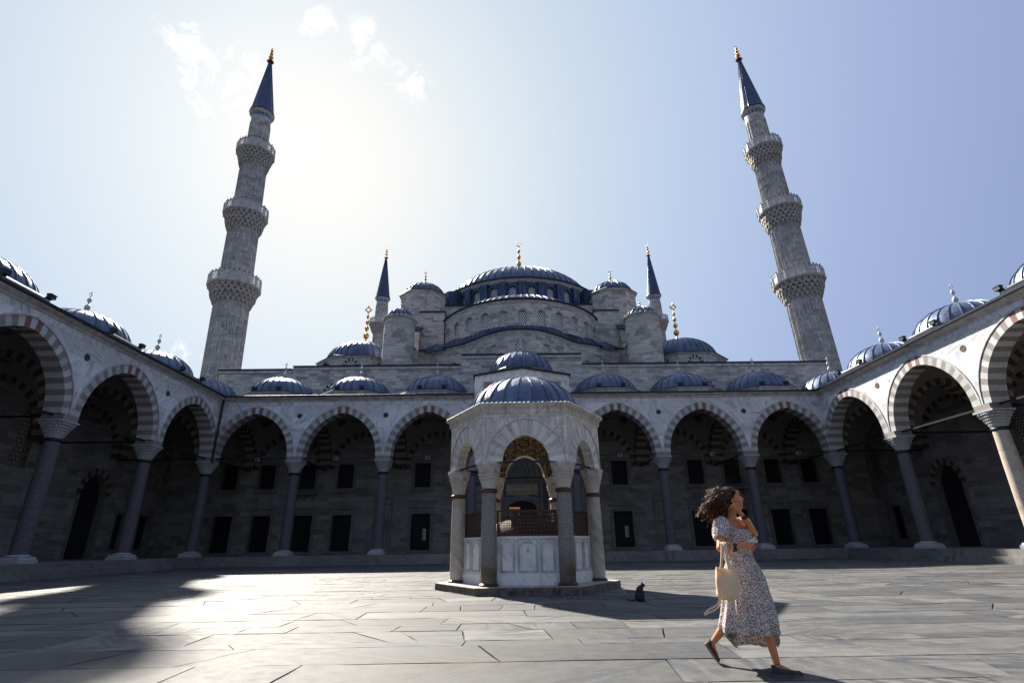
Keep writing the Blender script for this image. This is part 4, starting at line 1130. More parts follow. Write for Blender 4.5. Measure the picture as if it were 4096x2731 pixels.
# low marble basin walls with carved panels, pierced screens above
P = hexp(1.80)
for k in range(6):
    a, b = P[k], P[(k + 1) % 6]; mp, L = seg(a, b)
    mb = MB(); strip(mb, mp, 0, L, .40, 1.31, 0); strip(mb, mp, -.02, L + .02, .178, .41, 0, -.035)
    mb.face([mp(0, .41, -.035), mp(L, .41, -.035), mp(L, .425, 0), mp(0, .425, 0)])
    mb.face([mp(0, 1.31, 0), mp(L, 1.31, 0), mp(L, 1.31, .14), mp(0, 1.31, .14)]); strip(mb, mp, 0, L, .3, 1.31, 0, .14)
    x0, x1 = .2, L - .2; ws_ = [(x0 + .02, x0 + .38), (x0 + .45, x1 - .45), (x1 - .38, x1 - .02)]
    for i, (u0, u1) in enumerate(ws_):
        lp = [(u0, .47), (u0, 1.26), (u1, 1.26), (u1, .47)]; ringl(mb, mp, lp, .022, -.028, 0, 1)
        uc, hw = (u0 + u1) / 2, (u1 - u0) / 2 - .03
        cur = [(uc + x, 1.06 + z) for x, z in arch_curve(hw, .13 if i != 1 else .12, 6)]
        if i != 1: cur[6] = (uc, 1.235)
        lp2 = [(uc - hw, .50)] + cur + [(uc + hw, .50)]; ringl(mb, mp, lp2, .016, -.022, 0, 1)
    bw = mb.build('basin_panel', ['panel_m', 'trim'], fo)  # mouldings in a darker stone: groove shade put into colour so the carving shows
    if k == 4:
        mb = MB(); c = mp(L / 2, 1.09, -.02)
        mb.ball((c[0], c[1], .98), (.02, .03, .055), 0, 8, 6)
        for dx in (-.07, 0, .07): mb.ball((c[0] + dx, c[1], 1.17), (.035, .015, .028), 0, 8, 5)
        mb.build('tap_boss', 'trim', bw)
    # screen
    mb = MB(); z0, z1 = 1.315, 1.94; xa, xb = .13, L - .13
    for u0, u1 in ((xa, xa + .045), (xb - .045, xb)) + (((xa + .36, xa + .40),) if k == 4 else ()):
        A, B = Vector(mp((u0 + u1) / 2, (z0 + z1) / 2, .03)), (Vector(mp(1, 0, 0)) - Vector(mp(0, 0, 0)))
        mb.obox(A, B * (u1 - u0) / 2, Vector((-B.y, B.x, 0)) * .018, (0, 0, (z1 - z0) / 2), 0)
    for v0, v1 in ((z0, z0 + .035), (z1 - .035, z1)):
        A = Vector(mp(L / 2, (v0 + v1) / 2, .03)); mb.obox(A, B * (xb - xa) / 2, Vector((-B.y, B.x, 0)) * .016, (0, 0, (v1 - v0) / 2), 0)
    if k == 4:
        for i in range(1, 8): u = xa + .045 + .315 * i / 8; A = Vector(mp(u, (z0 + z1) / 2, .02)); mb.obox(A, B * .006, Vector((-B.y, B.x, 0)) * .008, (0, 0, (z1 - z0) / 2 - .03), 2)
        for i in range(1, 10): v = z0 + .035 + .55 * i / 10; A = Vector(mp(xa + .2, v, .022)); mb.obox(A, B * .16, Vector((-B.y, B.x, 0)) * .008, (0, 0, .006), 2)
    mb.face([mp(xa + (.38 if k == 4 else 0), z0, .035), mp(xb, z0, .035), mp(xb, z1, .035), mp(xa + (.38 if k == 4 else 0), z1, .035)], 1)
    mb.build('pierced_screen', ['rust' if k == 4 else 'grille_d', 'grille' if k in (4,) else 'grille_d', 'rust'], bw)
# arched body
M['fv1'] = marble('fountain_voussoir_pale', (.76, .73, .67), (.42, .42, .42), .8, .8, 3., .5, .35, False, .5)
M['fv2'] = marble('fountain_voussoir_grey', (.62, .60, .56), (.34, .34, .35), .8, .8, 3., .5, .35, False, .5)
P = hexp(2.193)
for k in range(6):
    a, b = P[k], P[(k + 1) % 6]; mp, L = seg(a, b); sc = L / 2; th = .26
    mb = MB()
    arch_ring(mb, mp, sc, 3.118, .625, .71, .40, 0, th, 21, 0, 1, back=False, proud=.010, wh=.41)
    arch_ring(mb, mp, sc, 3.118, 1.025, 1.12, .03, 0, th, 24, 2, 2, back=False, soffit=False, proud=.03)
    arch_ring(mb, mp, sc, 3.118, .60, .685, .035, -.02, .02, 24, 2, 2, back=True)
    spandrel(mb, mp, 0.0, L, sc, 3.118, 1.025, 1.12, 4.36, 0, th, 2, 12, False)
    s0_ = L * .12
    bd = mb.build('arch_wall', ['fv1', 'fv2', 'marble_f'], fo)
    mb = MB(); ki = (L - 2 * (th / math.tan(radians(60)))) ; spandrel(mb, mp, .16, L - .16, sc, 3.118, .625, .71, 4.36, th, th + .01, 0, 12, False)
    mb.build('painted_inner_face', 'paint2' if k in (3, 5, 4, 0, 2) else 'paint', bd)
    mb = MB(); p0, p1 = mp(sc - .66, 3.125, .12), mp(sc + .66, 3.125, .12); p0, p1 = Vector(p0), Vector(p1); d = p1 - p0
    mb.obox((p0 + p1) / 2, d / 2, Vector((-d.y, d.x, 0)).normalized() * .022, (0, 0, .025)); mb.build('tie_bar', 'iron', bd)
    # fluted cavetto cornice with a scalloped lip
    mb = MB(); ex_ = lambda z: {0: 0, 1: 1}
    prof = [(0, 4.35), (-.012, 4.37), (-.02, 4.39), (-.018, 4.50), (-.06, 4.55), (-.115, 4.58), (-.125, 4.60), (-.125, 4.64)]
    cr = tan30 = math.tan(pi / 6)
    for (q0, z0), (q1, z1) in zip(prof, prof[1:]):
        mb.face([mp(q0 * tan30, z0, q0), mp(L - q0 * tan30, z0, q0), mp(L - q1 * tan30, z1, q1), mp(q1 * tan30, z1, q1)], 0)
    nf = 19
    for i in range(nf):
        s0, s1 = L * i / nf, L * (i + 1) / nf; w = (s1 - s0) * .13
        for (q0, z0), (q1, z1) in zip(prof[2:6], prof[3:7]):
            f0 = lambda s, q: sc + (s - sc) * (1 - q * tan30 * 2 / L)
            mb.face([mp(f0(s0 - w, q0), z0, q0 - .032), mp(f0(s0 + w, q0), z0, q0 - .032), mp(f0(s0 + w, q1), z1, q1 - .026), mp(f0(s0 - w, q1), z1, q1 - .026)], 0)
            for e in (-w, w): mb.face([mp(f0(s0 + e, q0), z0, q0 - .032), mp(f0(s0 + e, q1), z1, q1 - .026), mp(f0(s0 + e, q1), z1, q1), mp(f0(s0 + e, q0), z0, q0)], 0)
        c = mp(f0((s0 + s1) / 2, -.12), 4.635, -.115); mb.ball(c, (.062, .062, .035), 0, 8, 5)
    mb.build('cornice', 'marble_f', bd)
# beam filling the inside corners, roof, dome
mb = MB(); mb.prism(hexp(2.30), 4.64, hexp(1.75), 4.76, 0); dome(mb, FX, FY, 4.73, 1.64, 1.14, 24, 0, 60, 9, rw=.022, rh=.03)
mb.lathe([(1.72, 4.72), (1.70, 4.78), (1.62, 4.80)], FX, FY, 48); mb.build('lead_dome', 'lead', fo, 35)
mb = MB(); mb.lathe([(1.90, 4.30), (1.5, 4.36), (1.0, 4.43), (.5, 4.5), (0, 4.52)], FX, FY, 36); mb.build('painted_ceiling', 'paint', fo, 60)
mb = MB(); mb.lathe([(1.3, .2), (1.3, 1.0), (1.22, 1.4), (1.0, 1.62), (.6, 1.75), (0, 1.8)], FX, FY, 32); mb.build('water_tank', 'brass', fo, 60)


# small things in the court ------------------------------------------
def capsule(mb, p0, r0, p1, r1, n=12):
    p0, p1 = Vector(p0), Vector(p1); d = p1 - p0; L = d.length; d = d / L if L > 1e-9 else Vector((0, 0, 1))
    u = d.orthogonal().normalized(); w = d.cross(u); rings = []
    for i in range(4): a = -pi / 2 + pi / 2 * i / 4 + .01; rings.append((p0 + d * r0 * sin(a), r0 * cos(a)))
    for i in range(1, 5): a = pi / 2 * i / 4 - .01; rings.append((p1 + d * r1 * sin(a), r1 * cos(a)))
    rings.insert(4, (p0, r0)); rings.insert(5, (p1, r1))
    V = [[c + (u * cos(2 * pi * k / n) + w * sin(2 * pi * k / n)) * r for k in range(n)] for c, r in rings]
    for A, B in zip(V, V[1:]):
        for k in range(n): j = (k + 1) % n; mb.face([A[k], A[j], B[j], B[k]], 0)
    mb.face(V[0][::-1]); mb.face(V[-1])
def ellip(mb, c, r, rot=None, n=20, k=12):
    t = MB(); t.ball((0, 0, 0), tuple(r), 0, n, k)
    R = rot or Matrix.Identity(3); c = Vector(c)
    for f in t.f: mb.face([c + R @ Vector(t.v[i]) for i in f])
def remesh(mb, name, mat, parent=None, voxel=.006, smooth=4, origin=None):
    o = mb.build('tmp', mat, None, origin=(0, 0, 0))
    bm = bmesh.new(); bm.from_mesh(o.data); bmesh.ops.remove_doubles(bm, verts=bm.verts, dist=1e-5); bmesh.ops.recalc_face_normals(bm, faces=bm.faces); bm.to_mesh(o.data); bm.free()
    r = o.modifiers.new('r', 'REMESH'); r.mode = 'VOXEL'; r.voxel_size = voxel; r.use_smooth_shade = True
    s = o.modifiers.new('s', 'SMOOTH'); s.iterations = smooth; s.factor = .6
    dg = bpy.context.evaluated_depsgraph_get(); dg.update(); ev = o.evaluated_get(dg)
    me = bpy.data.meshes.new_from_object(ev); me.name = name
    bpy.data.objects.remove(o)
    if not me.uv_layers: me.uv_layers.new(name='UVMap')
    me.materials.clear(); me.materials.append(M[mat])
    me.polygons.foreach_set('use_smooth', [True] * len(me.polygons))
    org = Vector(origin) if origin is not None else Vector((0, 0, 0))
    if origin is not None: me.transform(Matrix.Translation(-org))
    ob = bpy.data.objects.new(name, me); COL.objects.link(ob); ob.location = org
    if parent is not None: ob.parent = parent; ob.location = org - wloc(parent)
    return ob
M['fur'] = plain('black_fur', (.012, .010, .008), .7, 0, .5, 30, .2)
cx, cy = 1.50, -27.0
mb = MB(); Q = lambda x, z, y=0: (cx + x, cy + y, z)
ellip(mb, Q(-.005, .098), (.092, .082, .10)); ellip(mb, Q(.01, .185), (.072, .062, .10)); ellip(mb, Q(.035, .235), (.052, .05, .07))
capsule(mb, Q(.04, .24), .046, Q(.085, .30), .036)
ellip(mb, Q(.088, .302), (.042, .040, .036)); ellip(mb, Q(.118, .288), (.020, .020, .016))
for s in (-1, 1):
    capsule(mb, Q(.072, .318, s * .022), .016, Q(.070 + .012 * (s > 0), .368, s * .030), .003)
    capsule(mb, Q(.065, .19, s * .032), .026, Q(.085, .02, s * .030), .015); capsule(mb, Q(.085, .014, s * .03), .015, Q(.112, .011, s * .03), .012)
    ellip(mb, Q(.0, .07, s * .055), (.068, .032, .062)); capsule(mb, Q(.01, .016, s * .07), .016, Q(.075, .013, s * .068), .013)
capsule(mb, Q(-.07, .03), .02, Q(-.16, .018), .014); capsule(mb, Q(-.16, .018), .014, Q(-.23, .035), .013); capsule(mb, Q(-.23, .035), .013, Q(-.265, .055), .010)
cat = remesh(mb, 'cat', 'fur', None, .0045, 3, (cx, cy, 0)); tag(cat, 'black cat sitting upright on the paving in the shadow beside the fountain', 'cat')
M['leafc'] = plain('dry_leaf', (.65, .12, .02), .7, 0, .2, 9, 0)
mb = MB(); lx, ly = 1.9, -21.7
pts = [(-.16, 0), (-.08, .05), (.02, .06), (.12, .03), (.17, 0), (.1, -.04), (0, -.055), (-.1, -.035)]
mb.face([(lx + a, ly + b, .012 + .05 * abs(b) * 3) for a, b in pts]); tag(mb.build('dry_leaf', 'leafc'), 'orange dry leaf lying on the sunlit paving behind the cat', 'leaf')
mb = MB(); mb.box(.02, 1.05, -26.5, -26.0, -.01, .014, 0)
for i in range(9): mb.box(.08 + .11 * i, .12 + .11 * i, -26.44, -26.06, .0145, .02, 1)
tag(mb.build('drain_cover', ['plinth', 'iron']), 'worn drain cover set in the paving in front of the fountain', 'drain cover')
# speakers on the tie rods, floodlights at the dome bases
mb = MB(); mb.box(-.14, .14, -.12, .12, -.1, .12, 0); mb.box(-.1, .1, -.135, -.12, -.07, .09, 1); mb.box(-.22, .22, -.06, .06, .12, .145, 1); mb.box(-.02, .02, -.03, .03, .12, .2, 1)
M['greyp'] = plain('grey_plastic', (.30, .31, .33), .5, 0, .1)
sp = mb.build('speaker', ['greyp', 'iron']); names = ['outermost arch on the left', 'second arch from the left corner', 'arch just left of the fountain', 'arch just right of the fountain', 'arch behind the walking woman', 'outermost arch on the right']
for i, x in enumerate([-19.4, -13.7, -7.0, 7.1, 13.9, 20.3]):
    o = sp if i == 0 else sp.copy()
    if i: COL.objects.link(o)
    o.location = (x, -.02, 7.15); tag(o, f'grey speaker box on the tie rod of the {names[i]}', 'speaker', 'speakers clamped to the tie rods')
mb = MB(); mb.box(-.17, .17, -.1, .1, .06, .26, 0); mb.box(-.19, .19, -.12, .12, .24, .28, 0); mb.box(-.03, .03, -.03, .03, -.02, .06, 0)
fl = mb.build('floodlight', ['edge']); first = True
ordn = ['first', 'second', 'third', 'fourth', 'fifth', 'sixth']
for i, x in enumerate([-19.8, -13.4, -7.0, 7.0, 13.4, 19.8]):
    for s in (-1, 1):
        o = fl if first else fl.copy()
        if not first: COL.objects.link(o)
        first = False
        o.location = (x + s * .95, .42, 12.02 + .5)
        tag(o, f'floodlight at the {"left" if s < 0 else "right"} foot of the {ordn[i]} small dome from the left', 'floodlight', 'floodlights at the feet of the arcade domes')
for s in (-1, 1):
    for i, y_ in enumerate([-SB / 2, -SB * 1.5, -SB * 2.5]):
        for e in (-1, 1):
            o = fl.copy(); COL.objects.link(o); o.location = (s * 23.35, y_ + e * 1.25, 12.52); o.rotation_euler = (0, 0, pi / 2)
            tag(o, f'{"left" if s < 0 else "right"} arcade roof floodlight at the {"far" if e > 0 else "near"} foot of its {["farthest", "middle", "nearest"][i]} dome', 'floodlight', 'floodlights at the feet of the arcade domes')
o = fl.copy(); COL.objects.link(o); o.location = (-17.9, 6.9, 16.55); o.scale = (1.4, 1.4, 1.4); o.rotation_euler = (.3, .3, .5)
tag(o, 'lone dark floodlight on the high wall beside the left corner dome', 'floodlight')
# ------------------------------------------------------------------ the walking woman
def skinm():
    k = N('skin'); n = k.noise(k.obj(), 9, 4)
    c = k.mix(k.ramp(n, [(.3, 0.), (.7, 1.)]), (.46, .17, .068), (.55, .225, .09))
    k.b.inputs['Subsurface Weight'].default_value = .12; k.b.inputs['Subsurface Radius'].default_value = (.02, .008, .004); k.b.inputs['Subsurface Scale'].default_value = .3
    return k.fin(c, .5, 0, .35)
M['skin'] = skinm()
def dressm():
    k = N('floral_fabric'); o = k.obj()
    v1 = k.n('ShaderNodeTexVoronoi', i_Vector=o, i_Scale=74.0); v2 = k.n('ShaderNodeTexVoronoi', i_Vector=k.vm('ADD', o, (3.3, 1.7, .9)), i_Scale=125.0)
    wob = k.noise(o, 160, 2)
    c = k.mix(k.math('LESS_THAN', k.math('ADD', v2.outputs['Distance'], k.math('MULTIPLY', wob, .25)), .57), (.74, .72, .68), (.03, .04, .03))
    c = k.mix(k.math('LESS_THAN', k.math('ADD', v1.outputs['Distance'], k.math('MULTIPLY', wob, .22)), .46), c, (.30, .03, .06))
    c = k.mix(k.math('LESS_THAN', v1.outputs['Distance'], .09), c, (.10, .0, .02))
    f = k.noise(o, 14, 4); k.bump(f, .35, .02); k.fin(c, .85, 0, .2)
    tr = k.n('ShaderNodeBsdfTranslucent'); k.set(tr.inputs[0], c); mx = k.n('ShaderNodeMixShader', i_0=.22)
    k.t.links.new(k.b.outputs[0], mx.inputs[1]); k.t.links.new(tr.outputs[0], mx.inputs[2]); k.t.links.new(mx.outputs[0], k.out.inputs[0])
    return k.m
M['dress'] = dressm()
M['hair'] = plain('dark_hair', (.012, .008, .006), .7, 0, .6, 20, 0)
M['curl'] = plain('sunlit_curls', (.11, .050, .022), .5, 0, .8, 30, 0)  # lighter than the scalp hair: sunlight on the curls is put into this colour
for q_ in ('hair', 'curl'): M[q_].node_tree.nodes['Principled BSDF'].inputs['Specular IOR Level'].default_value = .22
M['suede'] = plain('grey_suede', (.035, .035, .04), .85, 0, .3, 20, .2)
M['soles'] = plain('tan_sole', (.20, .12, .06), .8, 0, .3, 20)
M['leather'] = plain('cream_leather', (.66, .47, .32), .5, 0, .12, 8, .1)
M['black'] = plain('black_rubber', (.008, .008, .009), .4, 0, .1)
M['white'] = plain('white_plastic', (.62, .64, .58), .3, 0, .1)
M['pearl'] = plain('pearl_beads', (.65, .55, .5), .3, 0, .1)
M['eyew'] = plain('eye_white', (.55, .5, .46), .3, 0, .05)
M['lip'] = plain('lips', (.36, .10, .08), .4, 0, .1)
per = empty('person', (1.05, -33.25, 0)); tag(per, 'woman in a floral dress walking with one hand at her ear, curly hair blown back', 'person')
mb = MB()
# trunk
ellip(mb, (1.09, -33.30, .86), (.130, .095, .13)); ellip(mb, (1.09, -33.30, 1.0), (.105, .078, .12)); ellip(mb, (1.09, -33.30, 1.15), (.118, .085, .15))
ellip(mb, (1.135, -33.36, 1.155), (.05, .04, .05)); ellip(mb, (1.17, -33.30, 1.16), (.05, .045, .05))
capsule(mb, (.95, -33.385, 1.275), .052, (1.19, -33.215, 1.285), .050); ellip(mb, (1.075, -33.305, 1.245), (.115, .078, .075))
capsule(mb, (1.062, -33.305, 1.28), .054, (1.085, -33.305, 1.40), .046)
# head, turned a little towards the camera and tilted up
HC = Vector((1.105, -33.305, 1.505)); HR = Matrix.Rotation(radians(-16), 3, 'Z') @ Matrix.Rotation(radians(-7), 3, 'Y')
H = lambda x, y, z: HC + HR @ Vector((x, y, z))
def he(c, r, n=18, kk=12): ellip(mb, H(*c), r, HR, n, kk)
he((-.012, 0, .030), (.094, .074, .084)); he((.028, 0, -.005), (.066, .062, .090)); he((.048, 0, -.055), (.044, .044, .040)); he((.068, 0, -.082), (.022, .022, .017))
capsule(mb, H(.0, .040, -.055), .028, H(.062, .012, -.078), .020); capsule(mb, H(.0, -.040, -.055), .028, H(.062, -.012, -.078), .020)
he((.066, .0, .050), (.026, .048, .028)); he((.076, .022, .022), (.012, .020, .006)); he((.076, -.022, .022), (.012, .020, .006))
for s in (-1, 1): he((.058, s * .034, -.022), (.028, .022, .026)); he((-.008, s * .072, -.012), (.018, .010, .028), 12, 8)
capsule(mb, H(.085, 0, .022), .008, H(.103, 0, -.014), .0095); he((.096, .011, -.022), (.011, .008, .007)); he((.096, -.011, -.022), (.011, .008, .007))
he((.084, 0, -.038), (.014, .020, .014))
# arms
capsule(mb, (.935, -33.40, 1.265), .050, (.835, -33.53, 1.045), .037); capsule(mb, (.835, -33.53, 1.045), .037, (.965, -33.60, 1.050), .024)
ellip(mb, (.885, -33.56, 1.045), (.055, .036, .036))
capsule(mb, (1.205, -33.205, 1.27), .046, (1.272, -33.32, 1.172), .035); capsule(mb, (1.272, -33.32, 1.172), .036, (1.140, -33.43, 1.335), .023)
ellip(mb, (1.235, -33.355, 1.22), (.036, .034, .045))
# right hand: palm down the phone, four fingers in front of it, thumb behind on top
def finger(pts, r0, r1):
    for i in range(len(pts) - 1):
        a = r0 + (r1 - r0) * i / (len(pts) - 1); b = r0 + (r1 - r0) * (i + 1) / (len(pts) - 1); capsule(mb, pts[i], a, pts[i + 1], b, 8)
capsule(mb, (.965, -33.60, 1.052), .023, (1.00, -33.612, 1.060), .024)
ellip(mb, (1.022, -33.618, 1.064), (.042, .015, .031), Matrix.Rotation(radians(-10), 3, 'Y'))
for i, (zb, ze, xe) in enumerate([(1.086, 1.088, 1.136), (1.070, 1.062, 1.130), (1.054, 1.042, 1.118), (1.042, 1.026, 1.098)]):
    x0 = 1.048 - .004 * i; xm = x0 + (xe - x0) * .48
    finger([(x0, -33.625, zb), (xm, -33.643, (zb + ze) / 2 + .003), (x0 + (xe - x0) * .78, -33.645, ze + .001), (xe, -33.640, ze - .001)], .0088, .0065)
finger([(1.005, -33.60, 1.080), (1.035, -33.592, 1.108), (1.065, -33.588, 1.122)], .0105, .0078)
# left hand: wrist bent back, fingers curled behind the ear
capsule(mb, (1.140, -33.43, 1.335), .023, (1.122, -33.428, 1.362), .022)
ellip(mb, (1.105, -33.425, 1.392), (.030, .017, .040), Matrix.Rotation(radians(-28), 3, 'Y'))
for i, (bx, bz, dx, dz) in enumerate([(1.117, 1.425, .0, 0), (1.100, 1.424, -.005, -.002), (1.085, 1.416, -.009, -.008), (1.072, 1.404, -.010, -.016)]):
    finger([(bx, -33.43, bz), (bx - .012 + dx * .5, -33.437, bz + .026), (bx - .034 + dx, -33.425, bz + .030 + dz), (bx - .043 + dx, -33.405, bz + .012 + dz)], .0086, .0062)
finger([(1.125, -33.42, 1.392), (1.150, -33.415, 1.412), (1.158, -33.405, 1.438)], .0098, .007)
# legs
capsule(mb, (1.13, -33.33, .82), .082, (1.195, -33.39, .46), .052); capsule(mb, (1.195, -33.39, .46), .050, (1.192, -33.43, .32), .048); capsule(mb, (1.192, -33.43, .32), .046, (1.195, -33.50, .10), .029)
capsule(mb, (1.045, -33.22, .82), .088, (1.03, -33.07, .43), .055); capsule(mb, (1.03, -33.07, .43), .053, (.945, -33.02, .315), .047); capsule(mb, (.945, -33.02, .315), .045, (.835, -32.975, .185), .027)
capsule(mb, (1.195, -33.50, .07), .028, (1.29, -33.515, .032), .022); capsule(mb, (.825, -32.97, .16), .026, (.862, -32.955, .05), .020)
body = remesh(mb, 'body', 'skin', per, .0042, 3)
# eyes, brows, lips
for s in (-1, 1):
    mb = MB(); ellip(mb, H(.078, s * .027, .008), (.010, .013, .0075), HR, 12, 8); e = mb.build('eye', 'eyew', per, 60)
    mb = MB(); ellip(mb, H(.0855, s * .028 + .002, .008), (.0042, .0065, .0068), HR, 10, 6); mb.build('iris', 'black', e, 60)
    mb = MB(); mb.tube([H(.088, s * .012, .026), H(.087, s * .027, .031), H(.074, s * .044, .027)], [.0028, .0034, .0016], 5); mb.tube([H(.0865, s * .016, .013), H(.0885, s * .028, .0165), H(.079, s * .040, .012)], .0018, 4); mb.build('eyebrow', 'hair', per, 60)
mb = MB(); mb.tube([H(.088, -.019, -.044), H(.0965, -.006, -.0405), H(.0965, .006, -.0405), H(.088, .019, -.044)], [.002, .0045, .0045, .002], 6); mb.tube([H(.087, -.018, -.046), H(.096, 0, -.051), H(.087, .018, -.046)], [.002, .0052, .002], 6); mb.build('lips', 'lip', per, 60)
# dress: skirt and bodice from one loft, puffed sleeves
rings = [(1.245, .955, 1.222, .092), (1.20, .950, 1.236, .112), (1.13, .948, 1.244, .120), (1.06, .960, 1.230, .110), (.99, .968, 1.216, .100), (.92, .955, 1.236, .116), (.85, .930, 1.270, .142), (.78, .915, 1.290, .165), (.68, .902, 1.308, .185), (.57, .889, 1.324, .198), (.48, .862, 1.340, .205), (.41, .835, 1.352, .215), (.35, .815, 1.352, .225), (.30, .818, 1.345, .23), (.24, .86, 1.345, .235), (.19, .92, 1.345, .24), (.16, .96, 1.34, .24)]
nn_ = 120
rd = random.Random(5)
def ring_at(z):
    for (za, a0, b0, d0), (zb, a1, b1, d1) in zip(rings, rings[1:]):
        if za >= z >= zb: f = (za - z) / (za - zb); return a0 + (a1 - a0) * f, b0 + (b1 - b0) * f, d0 + (d1 - d0) * f
    return rings[-1][1:] if z < rings[-1][0] else rings[0][1:]
mb = MB(); G = []
for i in range(46):
    row = []
    for j in range(nn_):
        t = 2 * pi * j / nn_; ct, st = cos(t), sin(t)
        top = 1.245 + (.045 * max(0, -ct) ** 1.2) + .035 * max(0, st) - .035 * max(0, -st * .8 + ct * .5) ** 2
        near = max(0., -st)
        hem = .165 + .150 * min(1, max(0, (.12 - st) * 3.2)) - .035 * max(0, ct) * near + .01 * sin(5 * t)
        if ct < -.75: hem = max(hem, .30)
        f = i / 45.; z = top + (hem - top) * f
        xl, xr, dy = ring_at(z); cxx, hx = (xl + xr) / 2, (xr - xl) / 2
        low = max(0, (.95 - z) / .65)
        pl = low * (.018 * sin(9 * t + 4 * z) + .010 * sin(17 * t + 7 * z + 1) + .014 * sin(4 * t - 3 * z)) + .006 * sin(11 * t + 14 * z) * min(1, low * 3) + (.0025 * sin(40 * t + 9 * z) if z > 1.0 else 0)
        if .98 < z < 1.25: pl += .0025 * sin(z * 240)
        yc = -33.305 + .06 * low * .3
        row.append((cxx + (hx + pl) * ct * (1 if abs(ct) > 0 else 1), yc + (dy + pl) * st, z + low * .006 * sin(7 * t)))
    G.append(row)
for A, B in zip(G, G[1:]):
    for j in range(nn_): q = (j + 1) % nn_; mb.face([A[j], A[q], B[q], B[j]])
dress = mb.build('dress', 'dress', per, 80)
so_ = dress.modifiers.new('thick', 'SOLIDIFY'); so_.thickness = .002
def sleeve(p0, r0, p1, r1, name='sleeve'):
    mb = MB(); p0, p1 = Vector(p0), Vector(p1); d = (p1 - p0); L = d.length; d.normalize(); u = d.orthogonal().normalized(); w_ = d.cross(u); rows = []
    for i in range(13):
        f = i / 12; r = r0 + (r1 - r0) * f + .018 * sin(pi * f); r *= (.55 + .45 * min(1, f * 4)) if f < .25 else 1
        if f > .9: r *= .93
        rows.append([p0 + d * L * f + (u * cos(2 * pi * j / 40) + w_ * sin(2 * pi * j / 40)) * (r + .004 * sin(2 * pi * j / 40 * 9 + f * 3) * f) for j in range(40)])
    for A, B in zip(rows, rows[1:]):
        for j in range(40): q = (j + 1) % 40; mb.face([A[j], A[q], B[q], B[j]])
    mb.build(name, 'dress', dress, 80)
sleeve((.955, -33.365, 1.325), .062, (.868, -33.47, 1.125), .068); sleeve((1.185, -33.22, 1.325), .056, (1.245, -33.265, 1.215), .058)
# shoes
def shoe(heel, toe, up, w_):
    heel, toe, up = Vector(heel), Vector(toe), Vector(up); ax = (toe - heel); L = ax.length; ax.normalize(); up = (up - ax * up.dot(ax)).normalized(); sd = ax.cross(up)
    mb = MB(); so2 = MB(); R_ = []; S_ = []
    for i in range(15):
        f = i / 14; wid = w_ * (.62 + .38 * sin(pi * min(1, f * .78 + .1))) * (1 if .04 < f < .93 else .62); h = (.068 - .050 * min(1, f * 1.25) ** .9 + .012) * (1 if f > .03 else .9) * (1 if f < .95 else .6)
        c = heel + ax * L * f
        row = []
        for j in range(13):
            a = pi * j / 12; row.append(c + sd * wid * cos(a) + up * (h * (sin(a) ** .65 if sin(a) > 0 else 0) + .008))
        R_.append(row); S_.append([c + sd * wid * 1.06, c - sd * wid * 1.06, c - sd * wid * 1.06 + up * .010, c + sd * wid * 1.06 + up * .010])
    for A, B in zip(R_, R_[1:]):
        for j in range(12): mb.face([A[j], A[j + 1], B[j + 1], B[j]])
    mb.face(R_[0]); mb.face(R_[-1][::-1])
    for A, B in zip(S_, S_[1:]):
        for j in range(4): so2.face([A[j], A[(j + 1) % 4], B[(j + 1) % 4], B[j]])
    so2.face(S_[0]); so2.face(S_[-1][::-1])
    s_ = mb.build('shoe', 'suede', per, 60); so2.build('sole', 'soles', s_)
shoe((1.145, -33.495, .0), (1.392, -33.525, .0), (0, 0, 1), .044); shoe((.752, -32.965, .170), (.862, -32.945, .004), (.85, 0, .35), .040)
# jewellery, watch, hair ties
mb = MB()
for i in range(26):
    t = -2.6 + 4.4 * i / 25; mb.ball((1.078 + .062 * cos(t), -33.31 + .058 * sin(t), 1.335 - .030 * cos(t + .6)), .0035, 0, 6, 4)
mb.build('bead_necklace', 'pearl', per)
mb = MB(); mb.tube([(1.078 + .075 * cos(-2.6 + 4.4 * i / 24), -33.315 + .070 * sin(-2.6 + 4.4 * i / 24), 1.320 - .045 * cos(-2.0 + 4.4 * i / 24)) for i in range(25)], .0016, 4); mb.build('gold_necklace', 'gold', per)
def band(c, ax, r, w_, mat, name, th=.003):
    mb = MB(); c, ax = Vector(c), Vector(ax).normalized(); u = ax.orthogonal().normalized(); v = ax.cross(u)
    rr = [(r, -w_), (r + th, -w_), (r + th, w_), (r, w_)]
    for i in range(24):
        for j in range(4):
            q = []
            for a, k_ in ((i, j), (i + 1, j), (i + 1, (j + 1) % 4), (i, (j + 1) % 4)):
                t = 2 * pi * a / 24; q.append(c + (u * cos(t) + v * sin(t)) * rr[k_][0] + ax * rr[k_][1])
            mb.face(q)
    return mb.build(name, mat, per, 40)
band((1.146, -33.425, 1.328), (-.132, -.11, .163), .0235, .009, 'black', 'watch_strap')
mb = MB(); mb.obox((1.150, -33.452, 1.322), (.012, .004, -.012), (.003, -.004, .001), (.012, -.004, .012)); mb.build('watch', 'black', per)
mb = MB()
for q in range(3):
    c = Vector((.935 + .012 * q, -33.585, 1.050)); mb.tube([c + Vector((.003 * sin(7 * a) + .006 * sin(a), .031 * cos(a), .031 * sin(a))) for a in [2 * pi * i / 20 for i in range(21)]], .0065, 6)
mb.build('scrunchie', 'black', per, 60)
mb = MB(); mb.tube([Vector((.915, -33.575, 1.05)) + Vector((.004 * sin(a), .034 * cos(a), .034 * sin(a))) for a in [2 * pi * i / 24 for i in range(25)]], .0028, 5); mb.build('bracelet', 'pearl', per)
